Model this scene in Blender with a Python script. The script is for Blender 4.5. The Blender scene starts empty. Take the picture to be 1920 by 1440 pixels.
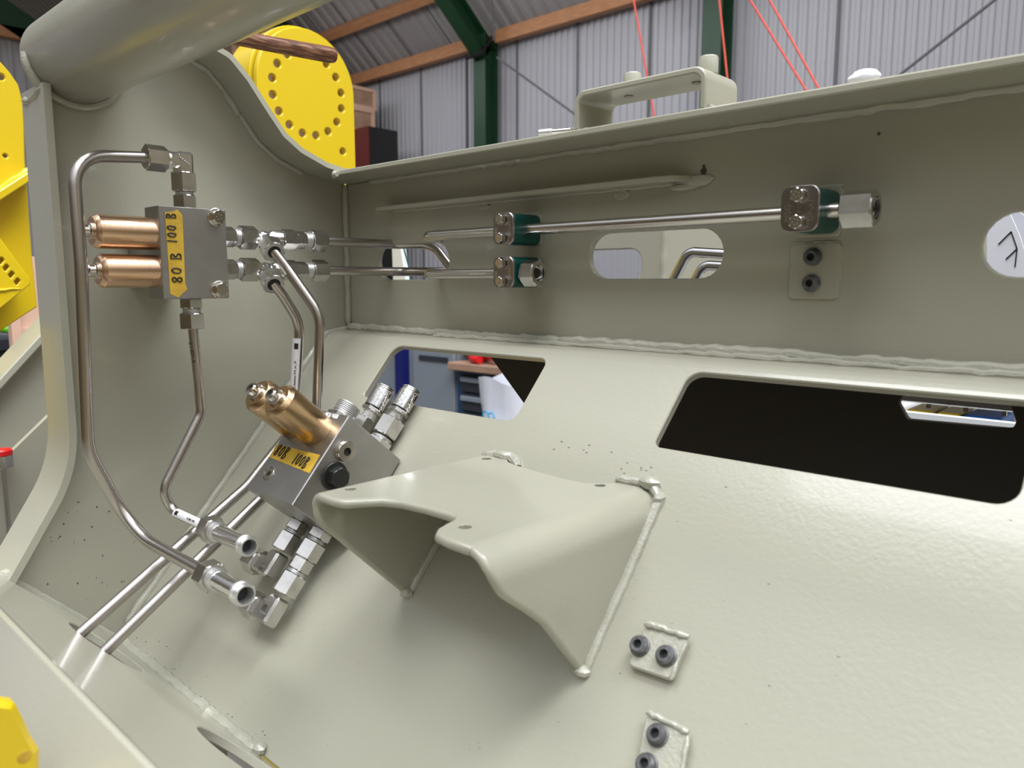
import bpy, bmesh, math, random
from mathutils import Vector, Matrix
from mathutils.geometry import tessellate_polygon

ZO = 1.5                      # the machine frame stands with its rear corner 1.5 m above the hall floor
scene = bpy.context.scene
COL = scene.collection

# ------------------------------------------------------------------ camera
CAM = Vector((.937, -.657, 0.0)); FL = 1440.0
_p = math.atan(190/1440); _h = Vector((-.682, .7314, 0)).normalized()
FW = Vector((_h.x*math.cos(_p), _h.y*math.cos(_p), -math.sin(_p)))
RT = FW.cross(Vector((0, 0, 1))).normalized(); UP = RT.cross(FW)
cd = bpy.data.cameras.new('camera'); cam = bpy.data.objects.new('camera', cd); COL.objects.link(cam)
cam.location = CAM + Vector((0, 0, ZO))
cam.rotation_euler = Matrix((RT, UP, -FW)).transposed().to_euler()
cd.sensor_width = 36; cd.lens = 36*FL/1920; cd.clip_start = .01; cd.clip_end = 100
scene.camera = cam
cd.dof.use_dof = True; cd.dof.focus_distance = .88; cd.dof.aperture_fstop = 9.0
vs = scene.view_settings
vs.view_transform = 'Standard'; vs.look = 'None'; vs.gamma = 1; vs.exposure = 0.0

# ------------------------------------------------------------------ world: the rest of the hall, bright above, brown below
w = bpy.data.worlds.new('world'); scene.world = w; w.use_nodes = True
nt = w.node_tree; nt.nodes.clear()
o_ = nt.nodes.new('ShaderNodeOutputWorld'); b_ = nt.nodes.new('ShaderNodeBackground')
tc = nt.nodes.new('ShaderNodeTexCoord'); sx = nt.nodes.new('ShaderNodeSeparateXYZ')
mr = nt.nodes.new('ShaderNodeMapRange'); cr = nt.nodes.new('ShaderNodeValToRGB')
nt.links.new(tc.outputs['Generated'], sx.inputs[0]); nt.links.new(sx.outputs['Z'], mr.inputs['Value'])
mr.inputs['From Min'].default_value = -1; mr.inputs['From Max'].default_value = 1
nt.links.new(mr.outputs[0], cr.inputs[0])
e = cr.color_ramp.elements
e[0].position = .0; e[0].color = (.045, .031, .012, 1)
e[1].position = 1.; e[1].color = (1.0, 1.03, 1.1, 1)
for pos, c in ((.45, (.052, .037, .014, 1)), (.54, (.070, .055, .029, 1)), (.66, (.13, .125, .11, 1)), (.80, (.50, .52, .55, 1))):
    k = e.new(pos); k.color = c
mx = nt.nodes.new('ShaderNodeMapRange'); mx.inputs['From Min'].default_value = -.1; mx.inputs['From Max'].default_value = 1.0
mx.inputs['To Min'].default_value = 1.25; mx.inputs['To Max'].default_value = 3.9        # surroundings brightened toward +X, added to lift the side plate
nt.links.new(sx.outputs['X'], mx.inputs['Value']); nt.links.new(mx.outputs[0], b_.inputs['Strength'])
nt.links.new(cr.outputs[0], b_.inputs['Color']); b_.inputs['Strength'].default_value = 1.0
nt.links.new(b_.outputs[0], o_.inputs['Surface'])

def area_light(name, loc, rot, sx_, sy_, power, col):
    l = bpy.data.lights.new(name, 'AREA'); l.shape = 'RECTANGLE'; l.size = sx_; l.size_y = sy_
    l.energy = power; l.color = col
    o = bpy.data.objects.new(name, l); COL.objects.link(o)
    o.location = Vector(loc) + Vector((0, 0, ZO)); o.rotation_euler = [math.radians(a) for a in rot]
    return o
# translucent roof strips of the hall, plus one added fill (facing down, tilted with the roof)
area_light('roof_light_near', (.35, -1.9, 5.6), (-17, 2, 0), 4.6, 3.6, 525, (.97, .985, 1))
area_light('fill_light_above', (2.6, 1.0, 5.0), (10, 27, 0), 1.6, 3.2, 270, (.97, .985, 1))  # extra overhead fill, added to brighten the bracket top
area_light('roof_light_far', (-5, 4.5, 3.4), (40, 0, 0), 9.0, 1.0, 120, (.97, .98, 1))

# ------------------------------------------------------------------ materials
def mat(name, col, rough=.5, metal=0, bump=None, var=None, coat=0, spec=.5, trans=0, aniso=0, stretch=None):
    """bump=(scale,strength[,detail]); var=(scale, other colour, low, high): blotches of another colour."""
    m = bpy.data.materials.new(name); m.use_nodes = True; t = m.node_tree; n = t.nodes; L = t.links
    b = n['Principled BSDF']
    b.inputs['Base Color'].default_value = (*col, 1); b.inputs['Roughness'].default_value = rough
    b.inputs['Metallic'].default_value = metal; b.inputs['Coat Weight'].default_value = coat
    b.inputs['Coat Roughness'].default_value = .08; b.inputs['Specular IOR Level'].default_value = spec
    b.inputs['Transmission Weight'].default_value = trans; b.inputs['Anisotropic'].default_value = aniso
    g = n.new('ShaderNodeNewGeometry') if False else n.new('ShaderNodeTexCoord')
    src = g.outputs['Object']
    if stretch:
        mp = n.new('ShaderNodeMapping'); mp.inputs['Scale'].default_value = stretch
        L.new(src, mp.inputs[0]); src = mp.outputs[0]
    if bump:
        tx = n.new('ShaderNodeTexNoise'); tx.inputs['Scale'].default_value = bump[0]
        tx.inputs['Detail'].default_value = bump[2] if len(bump) > 2 else 3
        bp = n.new('ShaderNodeBump'); bp.inputs['Strength'].default_value = bump[1]; bp.inputs['Distance'].default_value = .002
        L.new(src, tx.inputs['Vector']); L.new(tx.outputs['Fac'], bp.inputs['Height']); L.new(bp.outputs[0], b.inputs['Normal'])
    if var:
        tx = n.new('ShaderNodeTexNoise'); tx.inputs['Scale'].default_value = var[0]; tx.inputs['Detail'].default_value = 5
        rp = n.new('ShaderNodeValToRGB'); rp.color_ramp.elements[0].position = var[2]; rp.color_ramp.elements[1].position = var[3]
        rp.color_ramp.elements[0].color = (*col, 1); rp.color_ramp.elements[1].color = (*var[1], 1)
        L.new(src, tx.inputs['Vector']); L.new(tx.outputs['Fac'], rp.inputs[0]); L.new(rp.outputs[0], b.inputs['Base Color'])
    return m
M = {}
M['paint'] = mat('pebble_grey_paint', (.375, .366, .295), .28, bump=(260, .10, 4), coat=.25)
M['paintw'] = mat('pebble_grey_paint_on_weld', (.395, .388, .32), .22, bump=(420, .35, 3), coat=.5)
M['brown'] = mat('shaded_frame_paint', (.045, .038, .028), .6, bump=(120, .1))  # the frame's paint with its shade put into the colour
M['pipe'] = mat('drawn_stainless_pipe', (.50, .465, .44), .27, 1, bump=(500, .05), stretch=(1, 1, .05))
M['pipel'] = mat('bright_stainless_pipe', (.66, .63, .60), .22, 1, bump=(500, .04))
M['nut'] = mat('stainless_nut', (.62, .605, .58), .24, 1, bump=(180, .02), var=(60, (.48, .46, .43), .45, .75))
M['zinc'] = mat('machined_bright_steel', (.78, .78, .78), .2, 1, bump=(300, .09))
M['thread'] = mat('greased_thread', (.74, .74, .74), .34, .9, bump=(600, .12))
M['block'] = mat('ground_steel_block', (.40, .385, .375), .38, 1, bump=(220, .05), var=(25, (.46, .45, .44), .45, .8))
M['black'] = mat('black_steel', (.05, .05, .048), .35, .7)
M['dark'] = mat('dark_bore', (.01, .01, .01), .6)
M['oxide'] = mat('oxidised_boss_steel', (.11, .11, .113), .45, .5, bump=(300, .2), var=(160, (.22, .23, .25), .5, .75))
M['brass'] = mat('turned_bronze', (.74, .50, .33), .27, 1, bump=(400, .08), stretch=(1, 1, .1))
M['brassd'] = mat('turned_bronze_gold', (.62, .43, .25), .25, 1, bump=(400, .08))
M['screw'] = mat('polished_screw', (.62, .58, .54), .18, 1)
M['tape'] = mat('yellow_masking_tape', (.62, .40, .035), .55, bump=(350, .25), var=(70, (.50, .30, .03), .4, .7))
M['ink'] = mat('black_marker_ink', (.012, .012, .012), .5)
M['label'] = mat('white_sticker', (.75, .75, .76), .45)
M['green'] = mat('green_plastic', (.0, .062, .050), .35, bump=(300, .05))
M['plate'] = mat('stamped_stainless_plate', (.36, .33, .315), .30, 1, bump=(200, .1))
M['yellow'] = mat('signal_yellow_paint', (.70, .50, .008), .32, bump=(150, .04), coat=.3)
M['wallm'] = mat('white_corrugated_sheet', (.42, .42, .46), .45, bump=(3, .05))
M['roofm'] = mat('grey_roof_sheet', (.34, .325, .33), .55)
M['steelg'] = mat('dark_green_steel', (.008, .045, .018), .45)
M['timber'] = mat('pine_timber', (.42, .19, .085), .6, bump=(30, .3), var=(6, (.52, .26, .13), .4, .7), stretch=(1, 8, 8))
M['crate'] = mat('pine_crate_wood', (.40, .25, .17), .7, bump=(20, .3), var=(5, (.30, .18, .12), .4, .7))
M['plywood'] = mat('pink_plywood', (.62, .40, .30), .7, var=(5, (.68, .46, .36), .4, .7))
M['redbox'] = mat('oxide_red_steel', (.10, .012, .008), .5)
M['handle'] = mat('worn_hickory', (.085, .026, .009), .5, bump=(400, .5), var=(330, (.30, .14, .075), .46, .64), stretch=(1, .10, 1))
M['concrete'] = mat('concrete_floor', (.16, .15, .14), .7, bump=(8, .2))
M['cabinet'] = mat('grey_cabinet_paint', (.21, .24, .28), .4)
M['blue'] = mat('dark_blue_cabinet', (.008, .05, .13), .4)
M['navy'] = mat('navy_post', (.004, .008, .12), .4)
M['drawer'] = mat('dark_drawer_front', (.025, .03, .04), .4)
M['bluetray'] = mat('bright_blue_plastic', (.01, .13, .50), .4)
M['red'] = mat('red_plastic', (.70, .01, .015), .35)
M['redcord'] = mat('red_cord', (.75, .10, .07), .6)
M['bag'] = mat('white_plastic_bag', (.70, .72, .80), .35, bump=(12, .8), coat=.2)
M['cyan'] = mat('cyan_print', (.02, .38, .70), .4)
M['greyc'] = mat('grey_cable', (.12, .12, .13), .5)
M['film'] = mat('white_paper_sheet', (.78, .78, .84), .5)
M['whitepl'] = mat('white_shelf_edge', (.72, .74, .76), .4)
M['lime'] = mat('lime_green_plastic', (.15, .55, .02), .4)
M['chrome'] = mat('chromed_tube', (.85, .85, .85), .08, 1)
M['stainp'] = mat('paint_run', (.30, .26, .20), .4)
M['soot'] = mat('soot_speck', (.05, .048, .035), .6)

# ------------------------------------------------------------------ picture position -> point on a real plane of the machine (local coordinates)
def ray(px, py): return FW + RT*((px-960)/FL) + UP*((720-py)/FL)
def onp(px, py, n, d):
    r = ray(px, py); n = Vector(n); return CAM + r*((d-n.dot(CAM))/n.dot(r))
def PX(px, py, x): return onp(px, py, (1, 0, 0), x)
def PY(px, py, y): return onp(px, py, (0, 1, 0), y)
def PZ(px, py, z): return onp(px, py, (0, 0, 1), z)
LL = math.hypot(1, 1.15)
SV = Vector((0, -1/LL, -1.15/LL)); NV = Vector((0, -1.15/LL, 1/LL)); F0 = Vector((0, -.05, -.082))
def FP(x, s, n=0): return F0 + SV*s + NV*n + Vector((x, 0, 0))       # a point of the sloped plate
def PN(px, py, n=0): return onp(px, py, NV, NV.dot(F0)+n)
GV = Vector((0, -.7036, .7106)); GN = Vector((0, .7106, .7036)); G0 = Vector((0, -.3435, -.420))
def GP(x, t, n=0): return G0 + GV*t + GN*n + Vector((x, 0, 0))       # a point of the front plate
EX, EY, EZ = Vector((1, 0, 0)), Vector((0, 1, 0)), Vector((0, 0, 1))

# ------------------------------------------------------------------ mesh builder
def fillet(pts, R, n=7):
    pts = [Vector(p) for p in pts]
    if len(pts) < 3: return pts
    out = [pts[0]]
    for i in range(1, len(pts)-1):
        p, a, b = pts[i], pts[i-1]-pts[i], pts[i+1]-pts[i]
        r = R[i-1] if isinstance(R, (list, tuple)) else R
        an = a.angle(b)
        if r <= 0 or an > math.pi-.02: out.append(p); continue
        d = min(r/math.tan(an/2), a.length*.49, b.length*.49); r2 = d*math.tan(an/2)
        c = p + (a.normalized()+b.normalized()).normalized()*(r2/math.sin(an/2))
        s, e2 = p+a.normalized()*d-c, p+b.normalized()*d-c
        tot = s.angle(e2); ax = s.cross(e2).normalized()
        for k in range(n+1): out.append(c + Matrix.Rotation(tot*k/n, 3, ax) @ s)
    out.append(pts[-1]); return out
def fil2(pts, R, n=5):
    """closed 2D outline with rounded corners; R a number or a list"""
    N = len(pts); out = []
    for i in range(N):
        r = R[i] if isinstance(R, (list, tuple)) else R
        p = Vector((*pts[i], 0)); a = Vector((*pts[i-1], 0))-p; b = Vector((*pts[(i+1) % N], 0))-p
        if r <= 0: out.append((p.x, p.y)); continue
        q = fillet([p+a, p, p+b], r, n)[1:-1]
        out += [(v.x, v.y) for v in q]
    return out
def circ(cx, cy, r, n=24, ry=None):
    return [(cx+r*math.cos(2*math.pi*k/n), cy+(ry or r)*math.sin(2*math.pi*k/n)) for k in range(n)]
def slot2(x0, x1, z0, z1, n=12):
    r = (z1-z0)/2; cz = (z0+z1)/2
    return ([(x1-r+r*math.cos(a), cz+r*math.sin(a)) for a in [math.pi*(k/n-.5) for k in range(n+1)]] +
            [(x0+r-r*math.cos(a), cz-r*math.sin(a)) for a in [math.pi*(k/n-.5) for k in range(n+1)]])
def frame(d):
    d = d.normalized(); a = EZ if abs(d.z) < .9 else EX
    u = d.cross(a).normalized(); return u, d.cross(u).normalized(), d

class MB:
    def __init__(s): s.v = []; s.f = []; s.ang = 180
    def add(s, vs_, fs): k = len(s.v); s.v += [Vector(v) for v in vs_]; s.f += [[i+k for i in f] for f in fs]; return s
    def box(s, c, h, ax=(EX, EY, EZ)):
        c = Vector(c); v = [c+ax[0]*(h[0]*i)+ax[1]*(h[1]*j)+ax[2]*(h[2]*k) for i in (-1, 1) for j in (-1, 1) for k in (-1, 1)]
        return s.add(v, [(0, 1, 3, 2), (4, 6, 7, 5), (0, 4, 5, 1), (2, 3, 7, 6), (0, 2, 6, 4), (1, 5, 7, 3)])
    def bb(s, a, b):
        a, b = Vector(a), Vector(b); return s.box((a+b)/2, [abs(x)/2 for x in (b-a)])
    def rbox(s, c, h, ax=(EX, EY, EZ), r=.001):
        """box with chamfered edges"""
        c = Vector(c); vid = {}; vs_ = []; fs = []
        def V(i, j, k, w):
            key = (i, j, k, w)
            if key not in vid:
                q = [h[0]*i, h[1]*j, h[2]*k]
                for m in range(3):
                    if m != w: q[m] -= r*(i, j, k)[m]
                vid[key] = len(vs_); vs_.append(c+ax[0]*q[0]+ax[1]*q[1]+ax[2]*q[2])
            return vid[key]
        S = (-1, 1)
        for w_ in range(3):
            for sg in S:
                q = []
                for a, b in ((-1, -1), (1, -1), (1, 1), (-1, 1)):
                    t = [0, 0, 0]; t[w_] = sg; o = [m for m in range(3) if m != w_]; t[o[0]] = a; t[o[1]] = b; q.append(V(*t, w_))
                fs.append(q)
        for w_ in range(3):                                # 12 edges running along axis w_
            o = [m for m in range(3) if m != w_]
            for a in S:
                for b in S:
                    t0 = [0, 0, 0]; t0[w_] = -1; t0[o[0]] = a; t0[o[1]] = b; t1 = list(t0); t1[w_] = 1
                    fs.append([V(*t0, o[0]), V(*t1, o[0]), V(*t1, o[1]), V(*t0, o[1])])
        for i in S:
            for j in S:
                for k in S: fs.append([V(i, j, k, 0), V(i, j, k, 1), V(i, j, k, 2)])
        return s.add(vs_, fs)
    def plate(s, outer, holes, o, u, v, th, ch=.0012):
        """flat plate with holes: outline in (u,v) at o, thickness th along u x v, both faces with a chamfered rim"""
        o, u, v = Vector(o), Vector(u), Vector(v); n = u.cross(v).normalized()
        def area(L): return sum(L[i-1][0]*L[i][1]-L[i][0]*L[i-1][1] for i in range(len(L)))/2
        def clean(L):
            out = []
            for p in L:
                if not out or math.hypot(p[0]-out[-1][0], p[1]-out[-1][1]) > 1e-5: out.append(tuple(p))
            if math.hypot(out[0][0]-out[-1][0], out[0][1]-out[-1][1]) < 1e-5: out.pop()
            return out
        loops = [clean(outer)]+[clean(h) for h in holes]
        loops = [l if (area(l) > 0) == (i == 0) else l[::-1] for i, l in enumerate(loops)]
        def inset(L, d):
            N = len(L); out = []
            for i in range(N):
                a = Vector(L[i])-Vector(L[i-1]); b = Vector(L[(i+1) % N])-Vector(L[i]); a.normalize(); b.normalize()
                na, nb = Vector((-a.y, a.x)), Vector((-b.y, b.x)); m = (na+nb); q = m.length
                m = m/q if q > .1 else na
                out.append(tuple(Vector(L[i])+m*(d/max(.5, m.dot(na)))))
            return out
        ins = [inset(l, ch) for l in loops]
        tri = tessellate_polygon([[Vector((*p, 0)) for p in l] for l in ins])
        flat = [p for l in ins for p in l]; edge = [p for l in loops for p in l]; T = len(flat)
        W = lambda p, h: o+u*p[0]+v*p[1]+n*h
        vs_ = [W(p, th) for p in flat]+[W(p, 0) for p in flat]+[W(p, th-ch) for p in edge]+[W(p, ch) for p in edge]
        fs = [list(t) for t in tri]+[[i+T for i in t[::-1]] for t in tri]
        k = 0
        for l in loops:
            N = len(l)
            for i in range(N):
                a, b = k+i, k+(i+1) % N
                fs += [[a, b, b+2*T, a+2*T], [a+2*T, b+2*T, b+3*T, a+3*T], [a+3*T, b+3*T, b+T, a+T]]
            k += N
        return s.add(vs_, fs)
    def lathe(s, p, d, prof, n=28, hexaf=None, rot=0, caps=True, up=None):
        """turned shape: prof = [(t, r), ...] along d; hexaf clips it to a hexagon of that width across flats"""
        p = Vector(p); u, v, d = frame(Vector(d))
        if up is not None: u = (Vector(up)-d*d.dot(Vector(up))).normalized(); v = d.cross(u)
        if hexaf: n = 48
        vs_ = []
        for t, r in prof:
            for k in range(n):
                a = 2*math.pi*k/n; rr = r
                if hexaf:
                    q = (a+math.pi/6) % (math.pi/3)-math.pi/6
                    rr = min(r, hexaf/2/math.cos(q))
                a += rot
                vs_.append(p+d*t+u*(rr*math.cos(a))+v*(rr*math.sin(a)))
        m = len(prof)
        fs = [[i*n+k, i*n+(k+1) % n, (i+1)*n+(k+1) % n, (i+1)*n+k] for i in range(m-1) for k in range(n)]
        if caps: fs += [list(range(n))[::-1], [(m-1)*n+k for k in range(n)]]
        return s.add(vs_, fs)
    def hexnut(s, p, d, af, ln, bore=0, rot=0, up=None):
        """chamfered hexagon from p along d; bore > 0 leaves an open hole"""
        s.ang = 15; c = af/2/math.cos(math.pi/6); q = (c-af/2*1.0)*.5
        pr = [(0, af/2*.97), (q, c*1.001), (ln-q, c*1.001), (ln, af/2*.97)]
        if bore: pr += [(ln, bore), (ln*.35, bore*.98)]
        return s.lathe(p, d, pr, hexaf=af, rot=rot, up=up)
    def thread(s, p, d, r, ln, pitch=.0015, n=24):
        k = max(2, int(ln/pitch)); pr = []
        for i in range(k):
            t = ln*i/k; w_ = ln/k; pr += [(t, r*.9), (t+w_*.3, r), (t+w_*.7, r), (t+w_*.98, r*.9)]
        return s.lathe(p, d, pr, n)
    def tube(s, pts, r, R=0, n=20, caps=True, rad=None):
        P = fillet(pts, R) if R else [Vector(p) for p in pts]
        if len(P) < 2: return s
        u, v, d = frame(P[1]-P[0]); rings = []
        for i, p in enumerate(P):
            t = ((P[i]-P[i-1]).normalized() if i else d)+((P[i+1]-P[i]).normalized() if i < len(P)-1 else (P[i]-P[i-1]).normalized())
            t.normalize(); u = (u-t*u.dot(t)).normalized(); v = t.cross(u)
            rr = rad(i, p) if rad else r
            rings.append([p+u*(rr*math.cos(2*math.pi*k/n))+v*(rr*math.sin(2*math.pi*k/n)) for k in range(n)])
        vs_ = [q for rg in rings for q in rg]; m = len(rings)
        fs = [[i*n+k, i*n+(k+1) % n, (i+1)*n+(k+1) % n, (i+1)*n+k] for i in range(m-1) for k in range(n)]
        if caps: fs += [list(range(n))[::-1], [(m-1)*n+k for k in range(n)]]
        return s.add(vs_, fs)
    def ring(s, c, d, R, r, n=24, m=8, u0=None):
        u, v, d = frame(Vector(d)); c = Vector(c); vs_ = []
        for i in range(n):
            a = 2*math.pi*i/n; e1 = u*math.cos(a)+v*math.sin(a)
            for j in range(m):
                b = 2*math.pi*j/m; vs_.append(c+e1*(R+r*math.cos(b))+d*(r*math.sin(b)))
        return s.add(vs_, [[i*m+j, i*m+(j+1) % m, ((i+1) % n)*m+(j+1) % m, ((i+1) % n)*m+j] for i in range(n) for j in range(m)])
    def blob(s, c, r, ax=(EX, EY, EZ), n=10, seed=0, jit=0):
        rnd = random.Random(seed); c = Vector(c); r = r if isinstance(r, (tuple, list)) else (r, r, r); vs_ = []; m = n//2
        for i in range(m+1):
            th = math.pi*i/m
            for k in range(n):
                ph = 2*math.pi*k/n; g = 1+jit*(rnd.random()-.5) if 0 < i < m else 1
                vs_.append(c+ax[0]*(r[0]*math.sin(th)*math.cos(ph)*g)+ax[1]*(r[1]*math.sin(th)*math.sin(ph)*g)+ax[2]*(r[2]*math.cos(th)))
        return s.add(vs_, [[i*n+k, i*n+(k+1) % n, (i+1)*n+(k+1) % n, (i+1)*n+k] for i in range(m) for k in range(n)])
    def weld(s, pts, r, seed=1, step=.004, jit=.25):
        rnd = random.Random(seed); P = []
        for a, b in zip(pts[:-1], pts[1:]):
            a, b = Vector(a), Vector(b); k = max(1, int((b-a).length/step))
            P += [a.lerp(b, i/k) for i in range(k)]
        P.append(Vector(pts[-1]))
        P = [p+Vector([rnd.uniform(-1, 1)*r*jit*.5 for _ in range(3)]) for p in P]
        rs = [r*(1+rnd.uniform(-jit, jit)) for _ in P]
        rs = [(rs[max(0, i-1)]+rs[i]+rs[min(len(rs)-1, i+1)])/3 for i in range(len(rs))]
        rs[0] *= .6; rs[-1] *= .6
        return s.tube(P, r, 0, 10, True, lambda i, p: rs[i])
    def strip(s, path, e1, e2):
        """sweep a flat bar: at every path point the bar spans from +e1 to +e2 offsets (callables or vectors), path gives its inner line"""
        vs_ = []; n = len(path)
        for i, p in enumerate(path):
            a = e1(i) if callable(e1) else e1; b = e2(i) if callable(e2) else e2; p = Vector(p)
            vs_ += [p, p+a, p+a+b, p+b]
        fs = [[i*4+k, i*4+(k+1) % 4, (i+1)*4+(k+1) % 4, (i+1)*4+k] for i in range(n-1) for k in range(4)]
        return s.add(vs_, fs+[[3, 2, 1, 0], [(n-1)*4+k for k in range(4)]])
    def text(s, txt, size, fn, th=.0002):
        c = bpy.data.curves.new('t', 'FONT'); c.body = txt; c.size = size; c.extrude = th; c.resolution_u = 2
        o = bpy.data.objects.new('t', c); COL.objects.link(o)
        dg = bpy.context.evaluated_depsgraph_get(); me = bpy.data.meshes.new_from_object(o.evaluated_get(dg))
        s.add([fn(v.co.x, v.co.y, v.co.z) for v in me.vertices], [list(p.vertices) for p in me.polygons])
        bpy.data.objects.remove(o); bpy.data.curves.remove(c); bpy.data.meshes.remove(me)
        return s
    def build(s, name, m, parent=None, origin=None, ang=32, recalc=True):
        if parent is not None: org = Vector(parent['_o'])
        elif origin is not None: org = Vector(origin)
        else:
            lo = Vector([min(v[i] for v in s.v) for i in range(3)]); hi = Vector([max(v[i] for v in s.v) for i in range(3)])
            org = Vector(((lo.x+hi.x)/2, (lo.y+hi.y)/2, lo.z))
        me = bpy.data.meshes.new(name); me.from_pydata([v-org for v in s.v], [], s.f); me.validate()
        bm = bmesh.new(); bm.from_mesh(me); bmesh.ops.remove_doubles(bm, verts=bm.verts, dist=1e-6)
        if recalc: bmesh.ops.recalc_face_normals(bm, faces=bm.faces)
        bm.to_mesh(me); bm.free()
        me.materials.append(M[m]); me.shade_smooth(); me.set_sharp_from_angle(angle=math.radians(min(ang, s.ang)))
        o = bpy.data.objects.new(name, me); COL.objects.link(o); o['_o'] = tuple(org)
        if parent is not None: o.parent = parent
        else: o.location = org+Vector((0, 0, ZO))
        return o
def tag(o, label, cat, group=None, kind=None):
    o['label'] = label; o['category'] = cat
    if group: o['group'] = group
    if kind: o['kind'] = kind
    return o
def thing(name, org, label, cat, group=None):
    o = bpy.data.objects.new(name, None); COL.objects.link(o); o.location = Vector(org)+Vector((0, 0, ZO)); o['_o'] = tuple(org)
    o.empty_display_size = .02
    return tag(o, label, cat, group)
def lab(o, t): o['label'] = t; return o

# hand lettering as pen strokes in a cell 0..1 wide, 0..1 high
GLY = {
 '8': [[(.55, .95), (.2, .85), (.2, .62), (.75, .35), (.7, .08), (.35, .0), (.15, .2), (.35, .45), (.75, .68), (.75, .88), (.55, .95)]],
 '0': [[(.5, .95), (.2, .75), (.15, .3), (.4, .02), (.7, .2), (.8, .65), (.65, .92), (.45, .95)]],
 '1': [[(.5, 1.), (.42, .0)]],
 'B': [[(.2, .95), (.2, .0)], [(.1, .95), (.65, .95), (.75, .75), (.25, .5), (.8, .3), (.7, .02), (.1, .0)]],
}
def write(mb, txt, o, u, v, h, r, lift, gap=.1, adv=.62):
    n = u.cross(v).normalized(); x = 0
    for ch in txt:
        if ch == ' ': x += .5*h; continue
        for st in GLY[ch]:
            P = [o+u*(x+a*h*adv)+v*(b*h)+n*lift for a, b in st]
            mb.tube(fillet(P, h*.12, 3), r, 0, 6)
        x += h*(adv*(.85 if ch == '1' else 1)+gap)
    return mb

# ================================================================== the hall
def struct(o): o['kind'] = 'structure'; return o
# hall wall: trapezoidal sheet, real folds
YW = 7.343; ZE = 3.30
def corr(x0, x1, pitch, depth, fn, rows):
    m = MB(); xs = []; x = x0; k = 0
    while x < x1:
        for dx, h in ((0, 0), (.32, 0), (.42, 1), (.78, 1), (.88, 0)): xs.append((x+pitch*dx, h*depth))
        x += pitch
    vs_ = [fn(x, h, r) for r in rows for x, h in xs]; n = len(xs)
    m.add(vs_, [[r*n+i, r*n+i+1, (r+1)*n+i+1, (r+1)*n+i] for r in range(len(rows)-1) for i in range(n-1)])
    return m
struct(corr(-24, 3, .105, .022, lambda x, h, r: Vector((x, YW+.12-h, r)), (-1.5, 3.42)).build('wall_rear', 'wallm', ang=20, recalc=False))
TH = math.radians(40); RD = Vector((0, -math.cos(TH), math.sin(TH))); RN = Vector((0, -math.sin(TH), -math.cos(TH)))
struct(corr(-24, 3, .21, .03, lambda x, h, r: Vector((x, YW+.14, ZE+.10))+RD*r+RN*h, (0, 8.6)).build('ceiling', 'roofm', ang=20, recalc=False))
XG = -13.5; zg = PX(20, 70, XG).z
g_ = corr(-6, YW, .16, .03, lambda y, h, r: Vector((XG+h, y, r)), (-1.5, zg)); struct(g_.build('wall_left', 'wallm', ang=20, recalc=False))
m = MB(); m.bb((XG+.035, -6, zg-.05), (XG+.20, 5.6, zg+.12)); tag(m.build('timber_purlin', 'timber'), 'orange timber beam on top of the corrugated wall in the far upper left corner', 'beam', 'timber purlins')
m = MB(); pa, pb = PX(-80, -32, XG+.1), PX(90, 85, XG+.1); dd = (pb-pa).normalized(); m.box((pa+pb)/2+dd*.0, (.10, (pb-pa).length/2, .20), (EX, dd, EX.cross(dd)))
tag(m.build('gable_rafter', 'steelg'), 'dark green sloping beam in the far upper left corner above the timber beam', 'beam')
m = MB(); m.bb((-24, -6, -1.6), (6, YW+.2, -1.5)); struct(m.build('floor', 'concrete'))
# seams between the roof and wall sheets
for i, (px, py) in enumerate(((760, 90), (700, 110), (655, 130), (830, 60), (880, 40))):
    q = onp(px, py, RN, RN.dot(Vector((0, YW+.14, ZE+.10))+RN*.034))
    m = MB(); m.strip([Vector((q.x, YW+.14, ZE+.10))+RN*.036, Vector((q.x, YW+.14, ZE+.10))+RD*8.5+RN*.036], EX*.02, RN*.004)
    struct(m.build('trim_%d' % (i+1), 'greyc'))
for i, px in enumerate((712, 789, 873, 968, 1080, 1213, 1560)):
    q = PY(px, 200, YW+.09); m = MB(); m.bb((q.x, YW+.085, -1.5), (q.x+.03, YW+.1, ZE)); struct(m.build('trim_%d' % (i+6), 'greyc'))
# green steel portal frames: column + rafter
cols = [(925, 'dark green steel column and rafter between two timber eaves beams, left of the step bracket'),
        (1357, 'dark green steel column rising behind the beige step bracket'),
        (640, 'dark green steel frame mostly behind the round yellow plate')]
for px, L in cols:
    q = PY(px, 88, YW); x = q.x
    t = thing('portal_frame', (x, YW-.2, -1.5), L, 'steel frame', 'green steel frames of the hall')
    m = MB(); w_ = .115
    for s in (-1, 1): m.bb((x-w_, YW-.28+(.13 if s < 0 else 0)*0+(.24 if s > 0 else 0), -1.5), (x+w_, YW-.265+(.24 if s > 0 else 0), ZE+.05))
    m.bb((x-.008, YW-.28, -1.5), (x+.008, YW-.03, ZE+.05)); m.build('column', 'steelg', t)
    m = MB(); o = Vector((x, YW-.10, ZE+.0)); ax = (EX, RD, RN)
    for h in (.06, .30): m.box(o+RD*3.9+RN*h, (w_, 4.0, .008), ax)
    m.box(o+RD*3.9+RN*.18, (.008, 4.0, .12), ax); m.build('rafter', 'steelg', t)
    m = MB(); m.box(o+RD*.05+RN*.2, (.15, .012, .2), ax)
    for a in (-1, 1):
        for b in (-1, 1): m.lathe(o+RD*.02+RN*(.2+b*.1)+EX*(a*.1), RD, [(0, .018), (.09, .018)], 8)
    m.build('knee_plate', 'black', t)
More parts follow.
